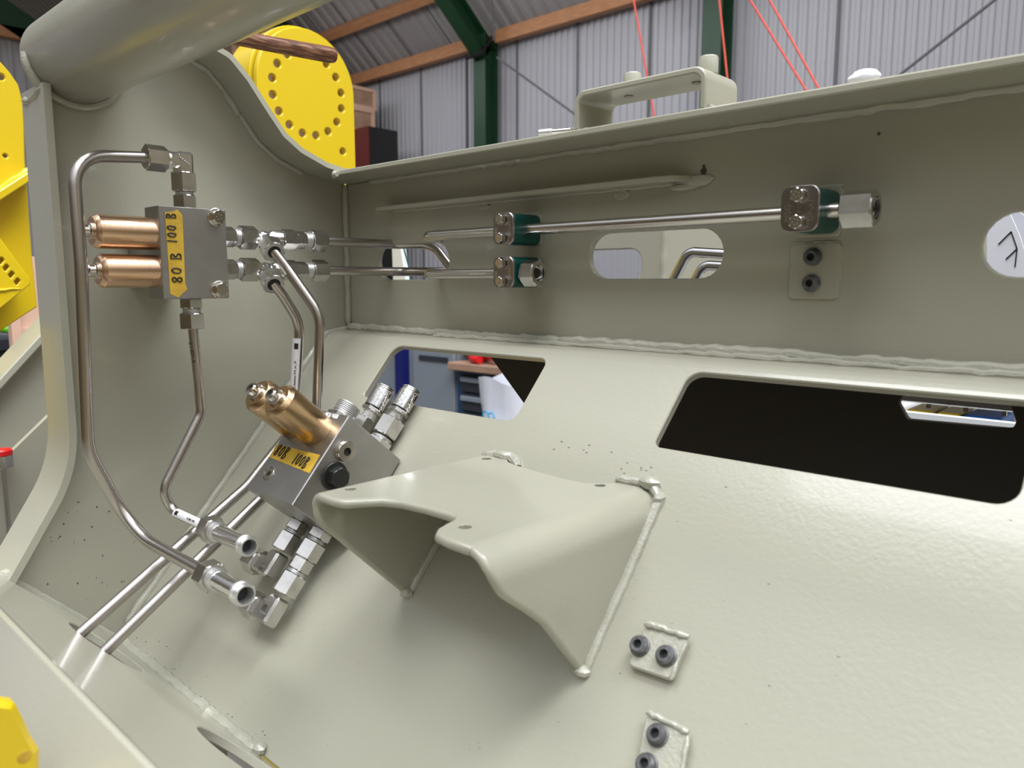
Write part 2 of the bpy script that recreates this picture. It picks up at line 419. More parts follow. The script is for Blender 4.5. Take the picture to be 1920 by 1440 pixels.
# timber purlins
def beam(a, b, z0, hh, dd, nm, L, up=None, side=None):
    m = MB(); up = up or EZ; side = side or EY
    c = (Vector(a)+Vector(b))/2; m.rbox(c, ((Vector(b)-Vector(a)).length/2, dd/2, hh/2), (EX, side, up), r=.006)
    tag(m.build(nm, 'timber'), L, 'beam', 'timber purlins')
x1 = PY(925, 88, YW).x; x2 = PY(1357, 0, YW).x; x0 = PY(640, 160, YW).x
beam((x0+.13, YW-.05, 3.33), (x1-.13, YW-.05, 3.33), 0, .17, .12, 'timber_purlin', 'orange timber beam at the eaves between yellow plate and green column')
beam((x1+.13, YW-.05, 3.33), (x2-.13, YW-.05, 3.33), 0, .17, .12, 'timber_purlin', 'orange timber beam at the eaves right of the green column')
q = onp(690, 38, RN, RN.dot(Vector((0, YW+.14, ZE+.10))+RN*.13))
beam((x0+.2, q.y, q.z), (x1-.15, q.y, q.z), 0, .16, .12, 'timber_purlin', 'orange timber beam under the roof sheets, higher of the two left beams', RN*-1, RD)
q2 = Vector((0, YW, 3.3))
beam((x0-3.6, YW-.05, 3.33), (x0-.15, YW-.05, 3.33), 0, .17, .12, 'timber_purlin', 'dark timber beam in the upper left corner beside the beige tube')
# bracing cables and red cords
def cord(name, pts, r, m_, L, cat, grp=None):
    m = MB(); m.tube(pts, r, 0, 8); tag(m.build(name, m_), L, cat, grp)
cord('bracing_cable', [PY(932, 108, YW-.35), PY(1075, 212, YW-.33), PY(1200, 305, YW-.3)], .014, 'greyc', 'dark cable slanting down right from the green column to the step bracket', 'cable')
cord('bracing_cable', [PY(1880, -12, 6.2), PY(1690, 138, 6.2), PY(1600, 210, 6.2)], .013, 'greyc', 'dark cable slanting down left at the upper right', 'cable')
cord('bracing_cable', [onp(921, -25, RN, RN.dot(Vector((0, YW+.14, ZE+.10))+RN*.03)), PY(926, 76, 7.07)], .012, 'greyc', 'short dark cable hanging down to the head of the green column', 'cable')
for a, b, L in (((1187, -5), (1227, 218), 'red cord behind the step bracket, leftmost of the red cords'),
                ((1348, -5), (1364, 150), 'red cord in front of the green column right of the step bracket'),
                ((1403, -5), (1515, 175), 'left of the two parallel slanting red cords'),
                ((1440, -5), (1540, 175), 'right of the two parallel slanting red cords')):
    pa, pb = PY(*a, 3.2), PY(*b, 3.2)
    cord('red_rope', [pa+(pa-pb)*.3, pa, pb, pb+(pb-pa)*.6], .0055, 'redcord', L, 'rope', 'red cords hanging from the roof')

# stacked crates and the red steel cabinet
def crate(px0, px1, py0, py1, y, L, base):
    a = PY(px0, py1, y); a.z = base; x1_ = a.x; c = PX(px1, py1, x1_); z1_ = PY(px0, py0, y).z; dy = c.y-y; f = .05
    t = thing('wooden_crate', (x1_-.5, y+dy/2, a.z), L, 'crate', 'wooden crates stacked behind the yellow plate')
    m = MB(); m.bb((x1_-1.0, y, a.z), (x1_-.02, c.y, z1_)); m.build('panel', 'crate', t)
    for bb in (((y, a.z), (y+f, z1_)), ((c.y-f, a.z), (c.y, z1_)), ((y+f, z1_-f), (c.y-f, z1_)), ((y+f, a.z), (c.y-f, a.z+f))):
        m = MB(); m.bb((x1_-.02, *bb[0]), (x1_, *bb[1])); m.build('batten', 'plywood', t)
    return t
Yc = 6.4
b0 = PY(690, 236, Yc); bl = PY(600, 236, Yc)
t = thing('steel_cabinet', (b0.x, Yc+.4, -1.5), 'tall dark red steel cabinet with nearly black right side behind the beige corner', 'cabinet')
zt_ = b0.z
cz = PX(745, 236, b0.x)
m = MB(); m.bb((bl.x, Yc, -1.5), (b0.x, Yc+.02, zt_)); m.build('front_panel', 'redbox', t)
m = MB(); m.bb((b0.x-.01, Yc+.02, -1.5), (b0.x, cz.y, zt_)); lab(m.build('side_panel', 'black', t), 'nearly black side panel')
m = MB(); m.bb((bl.x, Yc+.02, zt_-.02), (b0.x-.01, cz.y, zt_)); m.build('top_panel', 'redbox', t)
a = PY(640, 200, Yc+.1)
crate(655, 703, 197, 236, Yc+.02, 'wooden crate on the red cabinet, lower of the two', zt_)
crate(652, 706, 156, 197, Yc+.02, 'wooden crate under the eaves beam, upper of the two on the cabinet', PY(655, 197, Yc+.02).z)
t = thing('packing_case', (PY(425, 90, 5.6).x, 6.0, -1.5), 'tall wooden packing case between the curved beige flange and the round yellow plate', 'crate')
a, b = PY(385, 92, 5.6), PY(492, 92, 5.6)
m = MB(); m.bb((a.x, 5.6, -1.5), (b.x, 6.4, a.z)); m.build('panel', 'crate', t)
for px in (412, 440, 466):
    v = PY(px, 92, 5.6); m = MB(); m.bb((v.x-.05, 5.575, -1.5), (v.x+.05, 5.6, a.z)); m.build('batten', 'plywood', t)

# ================================================================== other machines in yellow
XR = -.9
c0 = PX(578, 176, XR)
t = thing('round_yellow_plate', (XR, c0.y, -1.5), 'round yellow steel end plate with a ring of bolt holes behind the curved beige flange', 'machine part')
RB = PX(664, 190, XR).y-c0.y; hr = (PX(643, 190, XR).y-PX(512, 163, XR).y)/2
out = [(c0.y+RB*math.cos(a), c0.z+.015+RB*1.02*math.sin(a)) for a in [math.pi*k/28 for k in range(29)]]
out = out+[(c0.y-RB, -1.5), (c0.y+RB, -1.5)]
holes = [circ(c0.y+hr*math.cos(2*math.pi*k/16+.19), c0.z+hr*math.sin(2*math.pi*k/16+.19), .0105, 16) for k in range(16)]
h2 = PX(643, 284, XR); holes.append(circ(h2.y, h2.z, .010, 14))
m = MB(); m.plate(out, holes, (XR-.02, 0, 0), EY, EZ, .02, .002); m.build('face_plate', 'yellow', t)
m = MB(); R2 = RB*1.03
pts = [(c0.y+R2*math.cos(a), c0.z+.02+R2*1.03*math.sin(a)) for a in [math.pi*k/28 for k in range(29)]]
pin = [(c0.y+(R2-.012)*math.cos(a), c0.z+.02+(R2*1.03-.012)*math.sin(a)) for a in [math.pi*(28-k)/28 for k in range(29)]]
m.plate([(c0.y+R2, -1.4)]+pts+[(c0.y-R2, -1.4), (c0.y-R2+.012, -1.4)]+pin+[(c0.y+R2-.012, -1.4)], [], (XR-.15, 0, 0), EY, EZ, .12, .002)
m.build('rim', 'yellow', t)
# left yellow machine arm
XL = -.75
t = thing('yellow_loader_arm', (XL, -.3, -1.5), 'large yellow steel arm with bolt holes and slotted ledge at the left edge', 'machine part')
P = lambda px, py: (lambda v: (v.y, v.z))(PX(px, py, XL))
out = [P(-160, 20), P(-60, 70), P(0, 115), P(18, 135), P(34, 158), P(44, 195), P(47, 300), P(60, 480), P(70, 575), P(-120, 700), P(-200, 600)]
hs = []
for px, py, rr in ((2, 144, .006), (10, 292, .004)):
    y, z = P(px, py); hs.append(circ(y, z, rr, 14))
m = MB(); m.plate(out, hs, (XL-.03, 0, 0), EY, EZ, .03, .002); m.build('side_plate', 'yellow', t)
m = MB(); a, b = PX(-80, 415, XL+.03), PX(60, 325, XL+.03)
ax2 = (EX, (b-a).normalized(), (b-a).normalized().cross(EX)*-1)
m.rbox((a+b)/2, (.03, (b-a).length/2, .007), ax2, .002); m.build('ledge', 'yellow', t)
m = MB(); m.weld([a+Vector((.0, 0, .01)), b+Vector((.0, 0, .01))], .006, 5, .012, .5); m.build('weld_bead', 'yellow', t)
# slotted box at the lower end of the arm
xs2 = XL+.08
U = lambda px, py: (lambda v: (v.y, v.z))(PX(px, py, xs2))
hs = []
for px, py in ((-20, 466), (-9, 478), (2, 490), (11, 503), (21, 516), (32, 529)):
    hs.append(fil2([U(px-6, py-1), U(px+1, py-9), U(px+7, py-3), U(px-1, py+7)], .0015, 3))
m = MB(); m.plate(fil2([U(-45, 395), U(0, 446), U(56, 523), U(57, 533), U(0, 579), U(-45, 610)], [0, .004, .004, .004, .004, 0], 4), hs, (xs2-.006, 0, 0), EY, EZ, .006, .0015)
m.build('slotted_plate', 'yellow', t)
m = MB(); m.plate([U(-45, 400), U(0, 450), U(52, 527), U(0, 572), U(-45, 604)], [], (XL, 0, 0), EY, EZ, .068, .002); m.build('lower_box', 'yellow', t)
m = MB(); m.weld([PX(-20, 545, xs2+.001), PX(40, 541, xs2+.001)], .0025, 7, .006, .5); m.build('weld_bead', 'yellow', t)
# floor stand so that the arm rests on something
m = MB(); m.bb((XL-.03, -.6, -1.5), (XL, -.35, P(-100, 650)[1]+.03)); m.build('support_plate', 'yellow', t)

# yellow guard near the camera at the lower left
xn = .48
t = thing('yellow_bracket', PX(20, 1400, xn), 'rounded yellow painted bracket poking in at the lower left corner', 'machine part')
pp = [PX(px, py, xn) for px, py in ((-90, 1318), (0, 1316), (30, 1320), (45, 1350), (60, 1383), (76, 1408), (77, 1520), (-90, 1520))]
m = MB(); m.plate(fil2([(v.y, v.z) for v in pp], [.0, .0, .004, .003, .003, .005, 0, 0]), [], (xn-.012, 0, 0), EY, EZ, .012, .003)
m.build('plate', 'yellow', t)
m = MB(); v = PX(45, 1418, xn-.0008); m.lathe(v, EX, [(0, .004), (.001, .0035)], 16); lab(m.build('hole_edge', 'tape', t), 'worn mounting hole')
m = MB(); v = PX(-60, 1460, xn-.006); m.bb((xn-.012, -.80, v.z-.02), (xn, v.y, v.z+.02)); m.bb((xn-.03, -.84, -1.5), (xn+.02, -.80, v.z+.02)); m.build('support_arm', 'yellow', t)

# ================================================================== bench and cabinets seen through the left opening
yb = 2.5
def B(px, py): return PY(px, py, yb)
t = thing('grey_cabinet', (B(800, 700).x, yb+.3, -1.5), 'grey steel cabinet with panelled door seen through the left opening', 'cabinet')
a, b = B(680, 560), B(850, 560)
m = MB(); m.bb((a.x-1.0, yb+.03, -1.5), (b.x, yb+.55, -.18)); m.build('body', 'cabinet', t)
m = MB(); q = B(770, 672); m.rbox(((q.x+b.x)/2, yb+.02, -.95), ((b.x-q.x)/2-.01, .012, .53), r=.008)
dr = m.build('door', 'cabinet', t)
m = MB(); m.bb((q.x+.08, yb-.0, B(800, 670).z-.02), (b.x-.06, yb+.0078, B(800, 670).z+.01)); m.build('groove', 'drawer', dr)
m = MB(); m.bb((q.x+.10, yb, -1.05), (b.x-.05, yb+.0078, -1.02)); m.build('groove', 'drawer', dr)
m = MB(); a = B(745, 700); b2 = B(761, 700); m.bb((a.x, yb-.02, -1.5), (b2.x, yb+.03, -.18)); lab(m.build('post', 'navy', t), 'dark navy corner post')
t = thing('workbench', (B(890, 700).x, yb+.3, -1.5), 'dark blue workbench with grey drawers and wooden top seen through the left opening', 'workbench')
x_0, x_1 = B(853, 700).x, B(1010, 700).x; zt = B(880, 695).z
m = MB(); m.bb((x_0, yb+.02, -1.5), (x_1, yb+.6, zt)); m.build('body', 'blue', t)
m = MB(); m.bb((x_0, yb+.5, zt+.05), (x_1, yb+.6, -.1)); m.build('back_panel', 'blue', t)
m = MB(); m.rbox(((x_0+x_1)/2, yb+.26, zt+.0245), ((x_1-x_0)/2+.004, .32, .024), r=.006); lab(m.build('worktop', 'crate', t), 'light wooden worktop')
for k in range(6):
    m = MB(); z = zt-.08-.115*k; m.rbox((x_0+.29, yb+.01, z), (.24, .012, .05), r=.004)
    d_ = m.build('drawer', 'drawer', t)
    m = MB(); m.rbox((x_0+.29, yb-.008, z+.025), (.23, .01, .015), r=.004); m.build('handle', 'cabinet', d_)
zz = zt+.05
t = thing('red_power_tool', (B(880, 680).x, yb+.1, zz), 'red hand tool lying on the wooden worktop, larger left one', 'tool', 'red tools on the workbench')
q = B(880, 676)
m = MB(); m.lathe(Vector((q.x-.09, yb+.08, zz+.066)), EX, [(0, .03), (.02, .05), (.08, .066), (.16, .062), (.2, .03)], 16); m.build('body', 'red', t)
m = MB(); m.tube([Vector((q.x, yb+.05, zz+.03)), Vector((q.x+.05, yb-.02, zz+.026)), Vector((q.x+.12, yb-.03, zz+.025))], .024, .03, 12); m.build('handle', 'red', t)
m = MB(); m.lathe(Vector((q.x-.18, yb+.08, zz+.055)), EX, [(0, .012), (.07, .018)], 12); lab(m.build('nozzle', 'nut', t), 'metal nozzle')
q = B(915, 676)
t = thing('red_power_tool', (q.x, yb+.1, zz), 'small red hand tool at the right end of the worktop beside the bag', 'tool', 'red tools on the workbench')
m = MB(); m.lathe(Vector((q.x-.05, yb+.02, zz+.075)), (EX*.9-EZ*.25).normalized(), [(0, .02), (.02, .035), (.12, .035), (.14, .02)], 14); m.build('body', 'red', t)
m = MB(); m.lathe(Vector((q.x-.04, yb-.01, zz+.06)), EZ, [(0, .016), (.04, .012)], 12); lab(m.build('knob', 'nut', t), 'metal knob')
# white bag
yg = 2.1
def G_(px, py): return PY(px, py, yg)
t = thing('plastic_bag', (G_(940, 760).x, yg, -1.5), 'white plastic bag with light blue print standing before the drawers', 'bag')
m = MB(); rings = []; N_ = 28
a, b = G_(893, 712), G_(990, 705); cx = (a.x+b.x)/2-.05; w_ = (b.x-a.x)/2
rnd = random.Random(4); vs_ = []; lv = [-1.5, -1.46, -1.2, -.95, -.8, -.7, -.62, a.z]
for i, z in enumerate(lv):
    for k in range(N_):
        an = 2*math.pi*k/N_; f = 1+.05*math.sin(5*an+i)+.03*rnd.uniform(-1, 1); sc = (.9, 1.05, 1.08, 1.05, 1.02, .98, .97, 1.0)[i]
        vs_.append((cx+w_*sc*f*math.cos(an)*1.22+.008*(7-i)*.4, yg+.2+.2*sc*f*math.sin(an), z+(.02*math.sin(3*an+1) if i > 5 else 0)))
m.add(vs_, [[i*N_+k, i*N_+(k+1) % N_, (i+1)*N_+(k+1) % N_, (i+1)*N_+k] for i in range(len(lv)-1) for k in range(N_)])
m.build('bag_body', 'bag', t, ang=60)
m = MB(); q = G_(915, 783); yy_ = yg-.035
P3 = [Vector((q.x, yy_, q.z-.04)), Vector((q.x, yy_, q.z+.035)), Vector((q.x+.028, yy_, q.z+.042)), Vector((q.x+.038, yy_, q.z+.02)), Vector((q.x+.040, yy_, q.z-.05))]
m.tube(P3, .004, .012, 8)
P3 = [v+Vector((.041, 0, -.004)) for v in P3[1:]]; m.tube(P3, .004, .012, 8); lab(m.build('printed_letter', 'cyan', t), 'light blue letter m')

# ================================================================== the painted machine frame
MF = thing('machine_frame', (.4, -.2, -1.5), 'large welded pebble grey steel frame filling the picture', 'machine frame')
def part(nm, m, mt='paint', par=None, **k): return m.build(nm, mt, par or MF, **k)
# --- side plate (left)
cv = [PX(px, py, 0) for px, py in ((335, 92), (353, 108), (387, 127), (420, 167), (450, 213), (487, 267), (520, 296), (567, 322), (612, 334))]
cvp = [(v.y, v.z) for v in cv]
zc = .138
top = [(-.345, .285), (-.24, .300)] + cvp[:-1] + [(0, zc)]
outl = [(0, zc), (0, -.075), (-.05, -.09), (-.34, -.415), (-.3435, -.425), (-.36, -.41), (-.447, -.325), (-.384, -.20), (-.376, -.16), (-.376, .22), (-.345, .285), (-.24, .30)] + cvp[:-1]
m = MB(); m.plate(outl, [], (-.008, 0, 0), EY, EZ, .008, .0004); part('side_plate', m)
# curved flange along its upper edge
path = fillet([Vector((-.012, p[0], p[1])) for p in [(-.30, .302), (-.24, .300)]+cvp[:-1]+[(-.004, zc)]], .02, 4)
def nrm(i):
    a, b = path[max(0, i-1)], path[min(len(path)-1, i+1)]; d = (b-a).normalized(); return Vector((0, -d.z, d.y))*.0065
m = MB(); m.strip(path, EX*.070, nrm); part('curved_flange', m, ang=40)
m = MB(); m.weld([v+EX*.0125+nrm(i)*-.35 for i, v in enumerate(path[4:-2])], .0035, 3, .006, .3); part('weld_bead', m, 'paintw')
# left flange bar
pl = fillet([Vector((-.052, -.376, .205)), Vector((-.052, -.376, -.205)), Vector((-.052, -.447, -.318))], .16, 12)
def nl(i):
    a, b = pl[max(0, i-1)], pl[min(len(pl)-1, i+1)]; d = (b-a).normalized(); return Vector((0, d.z, -d.y))*.0075
m = MB(); m.strip(pl, EX*.073, nl); part('edge_flange', m, ang=25)
m = MB(); m.weld([Vector((.004, v.y+.002, v.z)) for v in pl], .003, 4); part('weld_bead', m, 'paintw')
m = MB(); m.weld([Vector((x, -.382, .198+.004*math.sin(x*60))) for x in (-.05, -.03, -.01, .012)],   .0035, 8, .004, .3); part('weld_bead', m, 'paintw')
# --- top tube
TC = Vector((0, -.345, .239)); TR = .0465
m = MB(); m.lathe(TC-EX*.036, EX, [(0, .012), (.001, .03), (.004, .038), (.010, .0435), (.018, TR), (.4, TR), (.9, TR), (1.0, TR)], 64); part('cross_tube', m)
m = MB(); m.weld([Vector((.004, TC.y+(TR+.003)*math.cos(a), TC.z+(TR+.003)*math.sin(a))) for a in [math.pi*(1.02+.9*k/16) for k in range(17)]], .0045, 9, .006, .2); part('weld_bead', m, 'paintw')
# --- back plate with slots
zs0, zs1 = .004, .0505
m = MB(); m.plate([(0, -.07), (1.3, -.07), (1.3, zc), (0, zc)], [slot2(.072, .216, zs0, zs1), slot2(.436, .590, zs0, zs1), slot2(.798, .95, zs0, zs1)], (0, .008, 0), EX, EZ, .008, .0012)
part('back_plate', m)
m = MB(); m.plate([(-.010, .0515), (-.010, .010), (.060, -.0615), (1.305, -.0615), (1.305, .0515)], [], (0, 0, .1383), EX, EY, .0064, .0012); part('top_flange', m)
m = MB(); m.weld([Vector((.004, -.003, z)) for z in (.136, .08, .02, -.06)], .0045, 11, .006, .25); part('weld_bead', m, 'paintw')
m = MB(); m.weld([Vector((x, -.002, .1365)) for x in (.06, .3, .6, .9, 1.28)], .0042, 12, .008, .35); part('weld_bead', m, 'paintw')
m = MB(); m.weld([Vector((.060, -.060, .1385)), Vector((.075, -.064, .140))], .0045, 13, .004, .4); part('weld_bead', m, 'paintw')
# rib on the back plate
m = MB()
o = [(.098, 0), (.098, -.021), (.528, -.021), (.545, -.018), (.556, -.006), (.558, 0)]
m.plate(o, [], (0, 0, .0940), EX, EY, .0055, .001); part('rib', m)
m = MB(); m.blob((.560, -.001, .094), (.020, .004, .006), seed=2, jit=.4); m.blob((.548, -.001, .090), (.016, .004, .004), seed=3, jit=.4)
m.blob((.475, -.0005, .0885), (.010, .002, .006), seed=5, jit=.4); m.blob((.28, -.0005, .0885), (.010, .002, .004), seed=5, jit=.4)
m.weld([Vector((x, -.001, .0935)) for x in (.11, .3, .54)], .0018, 14, .006, .3); part('weld_bead', m, 'paintw')
m = MB(); v = PY(1319, 321, -.001); m.blob(v, (.003, .0006, .003), seed=1, jit=.6); m.blob(v+Vector((0, 0, .004)), (.0012, .0005, .002), seed=1, jit=.6)
v = PY(1648, 251, -.0005); m.blob(v, (.0012, .0006, .0012)); part('soot_mark', m, 'soot')
# --- sloped plate with two openings
W1 = fil2([(.165, -.004), (.420, -.004), (.418, .075), (.165, .075)], [.016, .010, .012, .006], 6)
W2 = fil2([(.587, -.004), (.850, -.004), (.850, .076), (.583, .076)], [.014, .010, .014, .007], 6)
m = MB(); m.plate([(0, -.0095), (1.3, -.0095), (1.3, .4466), (0, .4466)], [W1, W2], FP(0, 0, 0), EX, SV, .008, .0010)
part('sloped_plate', m)
m = MB()
prof = fillet([Vector((0, 0.0, -.0665)), Vector((0, -.0375, -.0695)), FP(0, -.008)], .02, 8)
pr2 = [v+Vector((0, .0015, -.0060)) for v in prof]
m.plate([(v.y, v.z) for v in prof]+[(v.y+.003, v.z) for v in pr2[::-1]], [], (0, 0, 0), EY, EZ, 1.3, .0001)
part('bent_edge', m)
m = MB(); m.weld([Vector((x, -.004, -.064)) for x in (.003, .2, .4, .8, 1.28)], .006, 21, .007, .35)
part('weld_bead', m, 'paintw')
m = MB(); m.weld([Vector((x, -.012, -.0665)) for x in (.2, .4, .8, 1.28)], .0035, 22, .009, .5); part('weld_bead', m, 'paintw')
m = MB(); m.weld([Vector((.003, -.003, -.066)), Vector((.004, -.04, -.071)), FP(.004, .0, .001), FP(.004, .43, .001)], .0048, 23, .007, .2); part('weld_bead', m, 'paintw')
m = MB(); m.weld([FP(.002, .4466, .001), FP(.332, .4466, .001)], .0062, 24, .006, .3); m.blob(FP(.335, .443, .003), (.007, .006, .006), seed=3, jit=.3); part('weld_bead', m, 'paintw')
m = MB(); m.weld([Vector((.002, -.447, -.316)), Vector((.002, -.3435, -.42))], .0045, 25, .006, .25); m.blob((.004, -.450, -.312), .009, seed=6, jit=.2); part('weld_bead', m, 'paintw')
# --- front plate with lens openings
def ell(c, t, a, b, k=0, n=32):
    return [(c+a*math.cos(2*math.pi*i/n)+k*math.sin(2*math.pi*i/n), t+b*math.sin(2*math.pi*i/n)) for i in range(n)]
m = MB(); m.plate([(-.16, 0), (1.3, 0), (1.3, .2395), (-.16, .2395)], [ell(.145, .083, .058, .038), ell(.400, .058, .062, .045)], G0, EX, GV, .008, .0010)
part('front_plate', m)
m = MB(); D1 = Vector((0, -.60, -.80)).normalized()
g1 = G0+GV*.2393; prof = fillet([g1-GV*.001, g1+GV*.006, g1+GV*.006+D1*.30], .0065, 10); inn = [v-Vector((0, 0, .008)) for v in prof]
m.plate([(v.y, v.z) for v in prof]+[(v.y, v.z) for v in inn[::-1]], [], (-.16, 0, 0), EY, EZ, 1.46, .0001); part('rolled_edge', m, ang=45)
# paint nibs and grit on the plates
rnd = random.Random(7)
m = MB(); m2 = MB()
for k in range(150):
    x, s = rnd.uniform(.05, 1.0), rnd.uniform(.085, .44)
    if x > .4 and x < .61 and s < .28: continue
    r = rnd.choice((.0003, .0004, .0005, .0008)); m.blob(FP(x, s, 0), (r*rnd.uniform(1, 2), r, r*.7), seed=k, n=6, jit=.5)
part('paint_nib', m, 'paintw')['kind'] = 'stuff'; m = MB()
for k in range(14):
    m.blob(FP(rnd.uniform(.46, .60), rnd.uniform(.085, .112), 0), (.0014, .001, .001), seed=k, n=6, jit=.5)
for k in range(30): m.blob((.0, rnd.uniform(-.36, -.02), rnd.uniform(-.05, .2)), (.0005, .0006, .0006), n=6)
part('paint_nib', m, 'paintw')['kind'] = 'stuff'; m = MB()
for k in range(70):
    y = rnd.uniform(-.44, -.30); z = rnd.uniform(-.40, -.24)
    if z < -.42+(y+.3435)*-1.0+.004 or z < -.082+1.15*(y+.05): continue
    if y < -.40 and z > -.27: continue
    m.blob((.0002, y, z), [rnd.choice((.0003, .0004, .0006, .0009))]*3, n=6, seed=k, jit=.5)
for k in range(90):
    m.blob(FP(rnd.uniform(.0, .34), .4466-abs(rnd.gauss(0, .012)), .0004), [rnd.choice((.0002, .0003, .0005))]*3, n=6, seed=k, jit=.5)
for k in range(30): m.blob(FP(rnd.uniform(.1, .8), rnd.uniform(.2, .43), .0002), (.0003, .0003, .0002), n=6, seed=k)
part('grit_speck', m, 'soot')['kind'] = 'stuff'

# --- step bracket on the top flange
m = MB(); z0, z1 = .1445, .180
pc = fillet([Vector((.461, 0, z0)), Vector((.461, 0, z1)), Vector((.601, 0, z1)), Vector((.601, 0, z0))], .012, 6)
pi = fillet([Vector((.4665, 0, z0)), Vector((.4665, 0, z1-.0055)), Vector((.5955, 0, z1-.0055)), Vector((.5955, 0, z0))], .0075, 6)
m.plate([(v.x, v.z) for v in pc]+[(v.x, v.z) for v in pi[::-1]], [], (0, -.004, 0), EX, EZ, .056, .0012)
sb = part('step_bracket', m)
for px, py in ((1155, 158), (1295, 126)):
    v = PZ(px, py, .180); v.y = -.030
    m = MB(); m.lathe(Vector((v.x, v.y, .1795)), EZ, [(0, .0085), (.0135, .0085), (.0148, .0078), (.0148, .006), (.008, .0058)], 28); m.build('spacer_tube', 'paint', sb)
m = MB()
for x in (.503, .575): m.lathe(Vector((x, -.030, .1738)), EZ, [(0, .0045), (.0012, .0045)], 18)
m.build('tube_hole', 'stainp', sb)
m = MB(); m.weld([Vector((.459, -.06, .146)), Vector((.458, -.01, .146))], .003, 31, .005, .4); m.weld([Vector((.470, -.055, .1455)), Vector((.470, -.01, .1455))], .002, 32, .004, .4)
m.weld([Vector((.603, -.058, .146)), Vector((.603, -.006, .146))], .0022, 33, .005, .3); m.build('weld_bead', 'paintw', sb)

# --- folded saddle bracket welded on the sloped plate
th = .0075; zt = -.169
xl, xr = .398, .610; rl, rr = .013, .022
fr = [(.395, -.3185), (.412, -.3195), (.430, -.3195), (.441, -.3165), (.449, -.304), (.458, -.293), (.475, -.286), (.500, -.283), (.528, -.2825), (.538, -.285), (.543, -.292), (.546, -.303), (.5495, -.313), (.556, -.3205), (.570, -.323), (.588, -.3235), (.60, -.323)]
bk = [(.395, -.126), (.410, -.122), (.425, -.1215), (.436, -.127), (.447, -.137), (.460, -.142), (.480, -.145), (.523, -.150), (.548, -.149), (.560, -.140), (.570, -.1265), (.580, -.1235), (.60, -.124)]
def itp(T, x):
    if x <= T[0][0]: return T[0][1]
    for a, b in zip(T[:-1], T[1:]):
        if x <= b[0]: return a[1]+(b[1]-a[1])*(x-a[0])/(b[0]-a[0])
    return T[-1][1]
xa, xb = xl+rl, xr-rr
fo = [(x, y) for x, y in fr if xa < x < xb]; bo = [(x, y) for x, y in bk if xa < x < xb]
outl = [(xa, itp(fr, xa))]+fo+[(xb, itp(fr, xb)), (xb, itp(bk, xb))]+bo[::-1]+[(xa, itp(bk, xa))]
hl = []
for px, py in ((657, 917), (912, 860), (1125, 910), (872, 988)):
    v = PZ(px, py, zt); hl.append(circ(v.x, v.y, .0048, 20))
m = MB(); m.plate(outl, hl, (0, 0, zt-th), EX, EY, th, .0002)
def Fy(z): return (z+.082)/1.15-.05
lf = [(zt, -.3185), (-.178, -.3185), (-.190, -.3170), (-.200, -.3115), (-.209, -.301), (-.284, -.2255)]
rf = [(zt, -.3225), (-.178, -.3225), (-.188, -.3195), (-.198, -.3135), (-.206, -.304), (-.214, -.293), (-.232, -.271), (-.286, -.227)]
def side(left):
    T = lf if left else rf; R = rl if left else rr; sg = 1 if left else -1; X0 = xl if left else xr
    secs = []                               # (outer point x,z ; inner point x,z ; front y ; back y)
    def add(xo, zo, xi, zi, zz):
        tt = sorted(T, key=lambda a: a[0]); secs.append((xo, zo, xi, zi, itp(tt, zz), max(itp(tt, zz)+.001, min(-.124, Fy(zz)+.001))))
    K = 8
    for k in range(K+1):
        a = math.pi/2*k/K; cxx = X0+sg*R; cz = zt-R
        add(cxx-sg*R*math.sin(a), cz+R*math.cos(a), cxx-sg*(R-th)*math.sin(a), cz+(R-th)*math.cos(a), cz+R*math.cos(a))
    zz = zt-R
    while zz > (-.284 if left else -.286)+.004:
        zz -= .004; add(X0, zz, X0+sg*th, zz, zz)
    vs_ = []
    for xo, zo, xi, zi, f, b in secs: vs_ += [(xo, f, zo), (xo, b, zo), (xi, b, zi), (xi, f, zi)]
    n = len(secs)
    m.add(vs_, [[i*4+k, i*4+(k+1) % 4, (i+1)*4+(k+1) % 4, (i+1)*4+k] for i in range(n-1) for k in range(4)]+[[3, 2, 1, 0], [(n-1)*4+k for k in range(4)]])
    return [Vector(((s[0]+s[2])/2, s[4], (s[1]+s[3])/2)) for s in secs], [Vector(((s[0]+s[2])/2, s[5], (s[1]+s[3])/2)) for s in secs]
lF, lB = side(True); rF, rB = side(False)
# rounded rolled front edge
pf = lF[::-1]+[Vector((x, y, zt-th/2)) for x, y in [(xa, itp(fr, xa))]+fo+[(xb, itp(fr, xb))]]+rF
pf = [p for i, p in enumerate(pf) if i == 0 or (p-pf[i-1]).length > .0006]
m.tube(pf, th/2, 0, 12)
SBK = part('saddle_bracket', m, ang=40)
def bead(pts, r, seed, stp=.005, jit=.3, blobs=()):
    m = MB(); m.weld(pts, r, seed, stp, jit)
    for c, rr, sd in blobs: m.blob(c, rr, seed=sd, jit=.35)
    return m.build('weld_bead', 'paintw', SBK)
bead([FP(xr+.001, s, .001) for s in (.118, .2, .270)], .0042, 41, .006, .2, [(FP(xr-.001, .271, .002), (.007, .006, .005), 3)])
bead([FP(.565, .114, .001), FP(.598, .112, .001), FP(.611, .122, .002)], .0038, 43, .005, .35, [(FP(.598, .112, .003), (.010, .006, .006), 4), (FP(.611, .123, .002), (.005, .007, .004), 8)])
bead([FP(.405, .117, .001), FP(.440, .114, .001), FP(.455, .122, .001)], .0052, 44, .005, .4)
bead([FP(xl+.009, s, .001) for s in (.15, .2, .268)], .004, 42, .006, .2, [(FP(xl+.006, .268, .002), (.007, .007, .005), 5)])

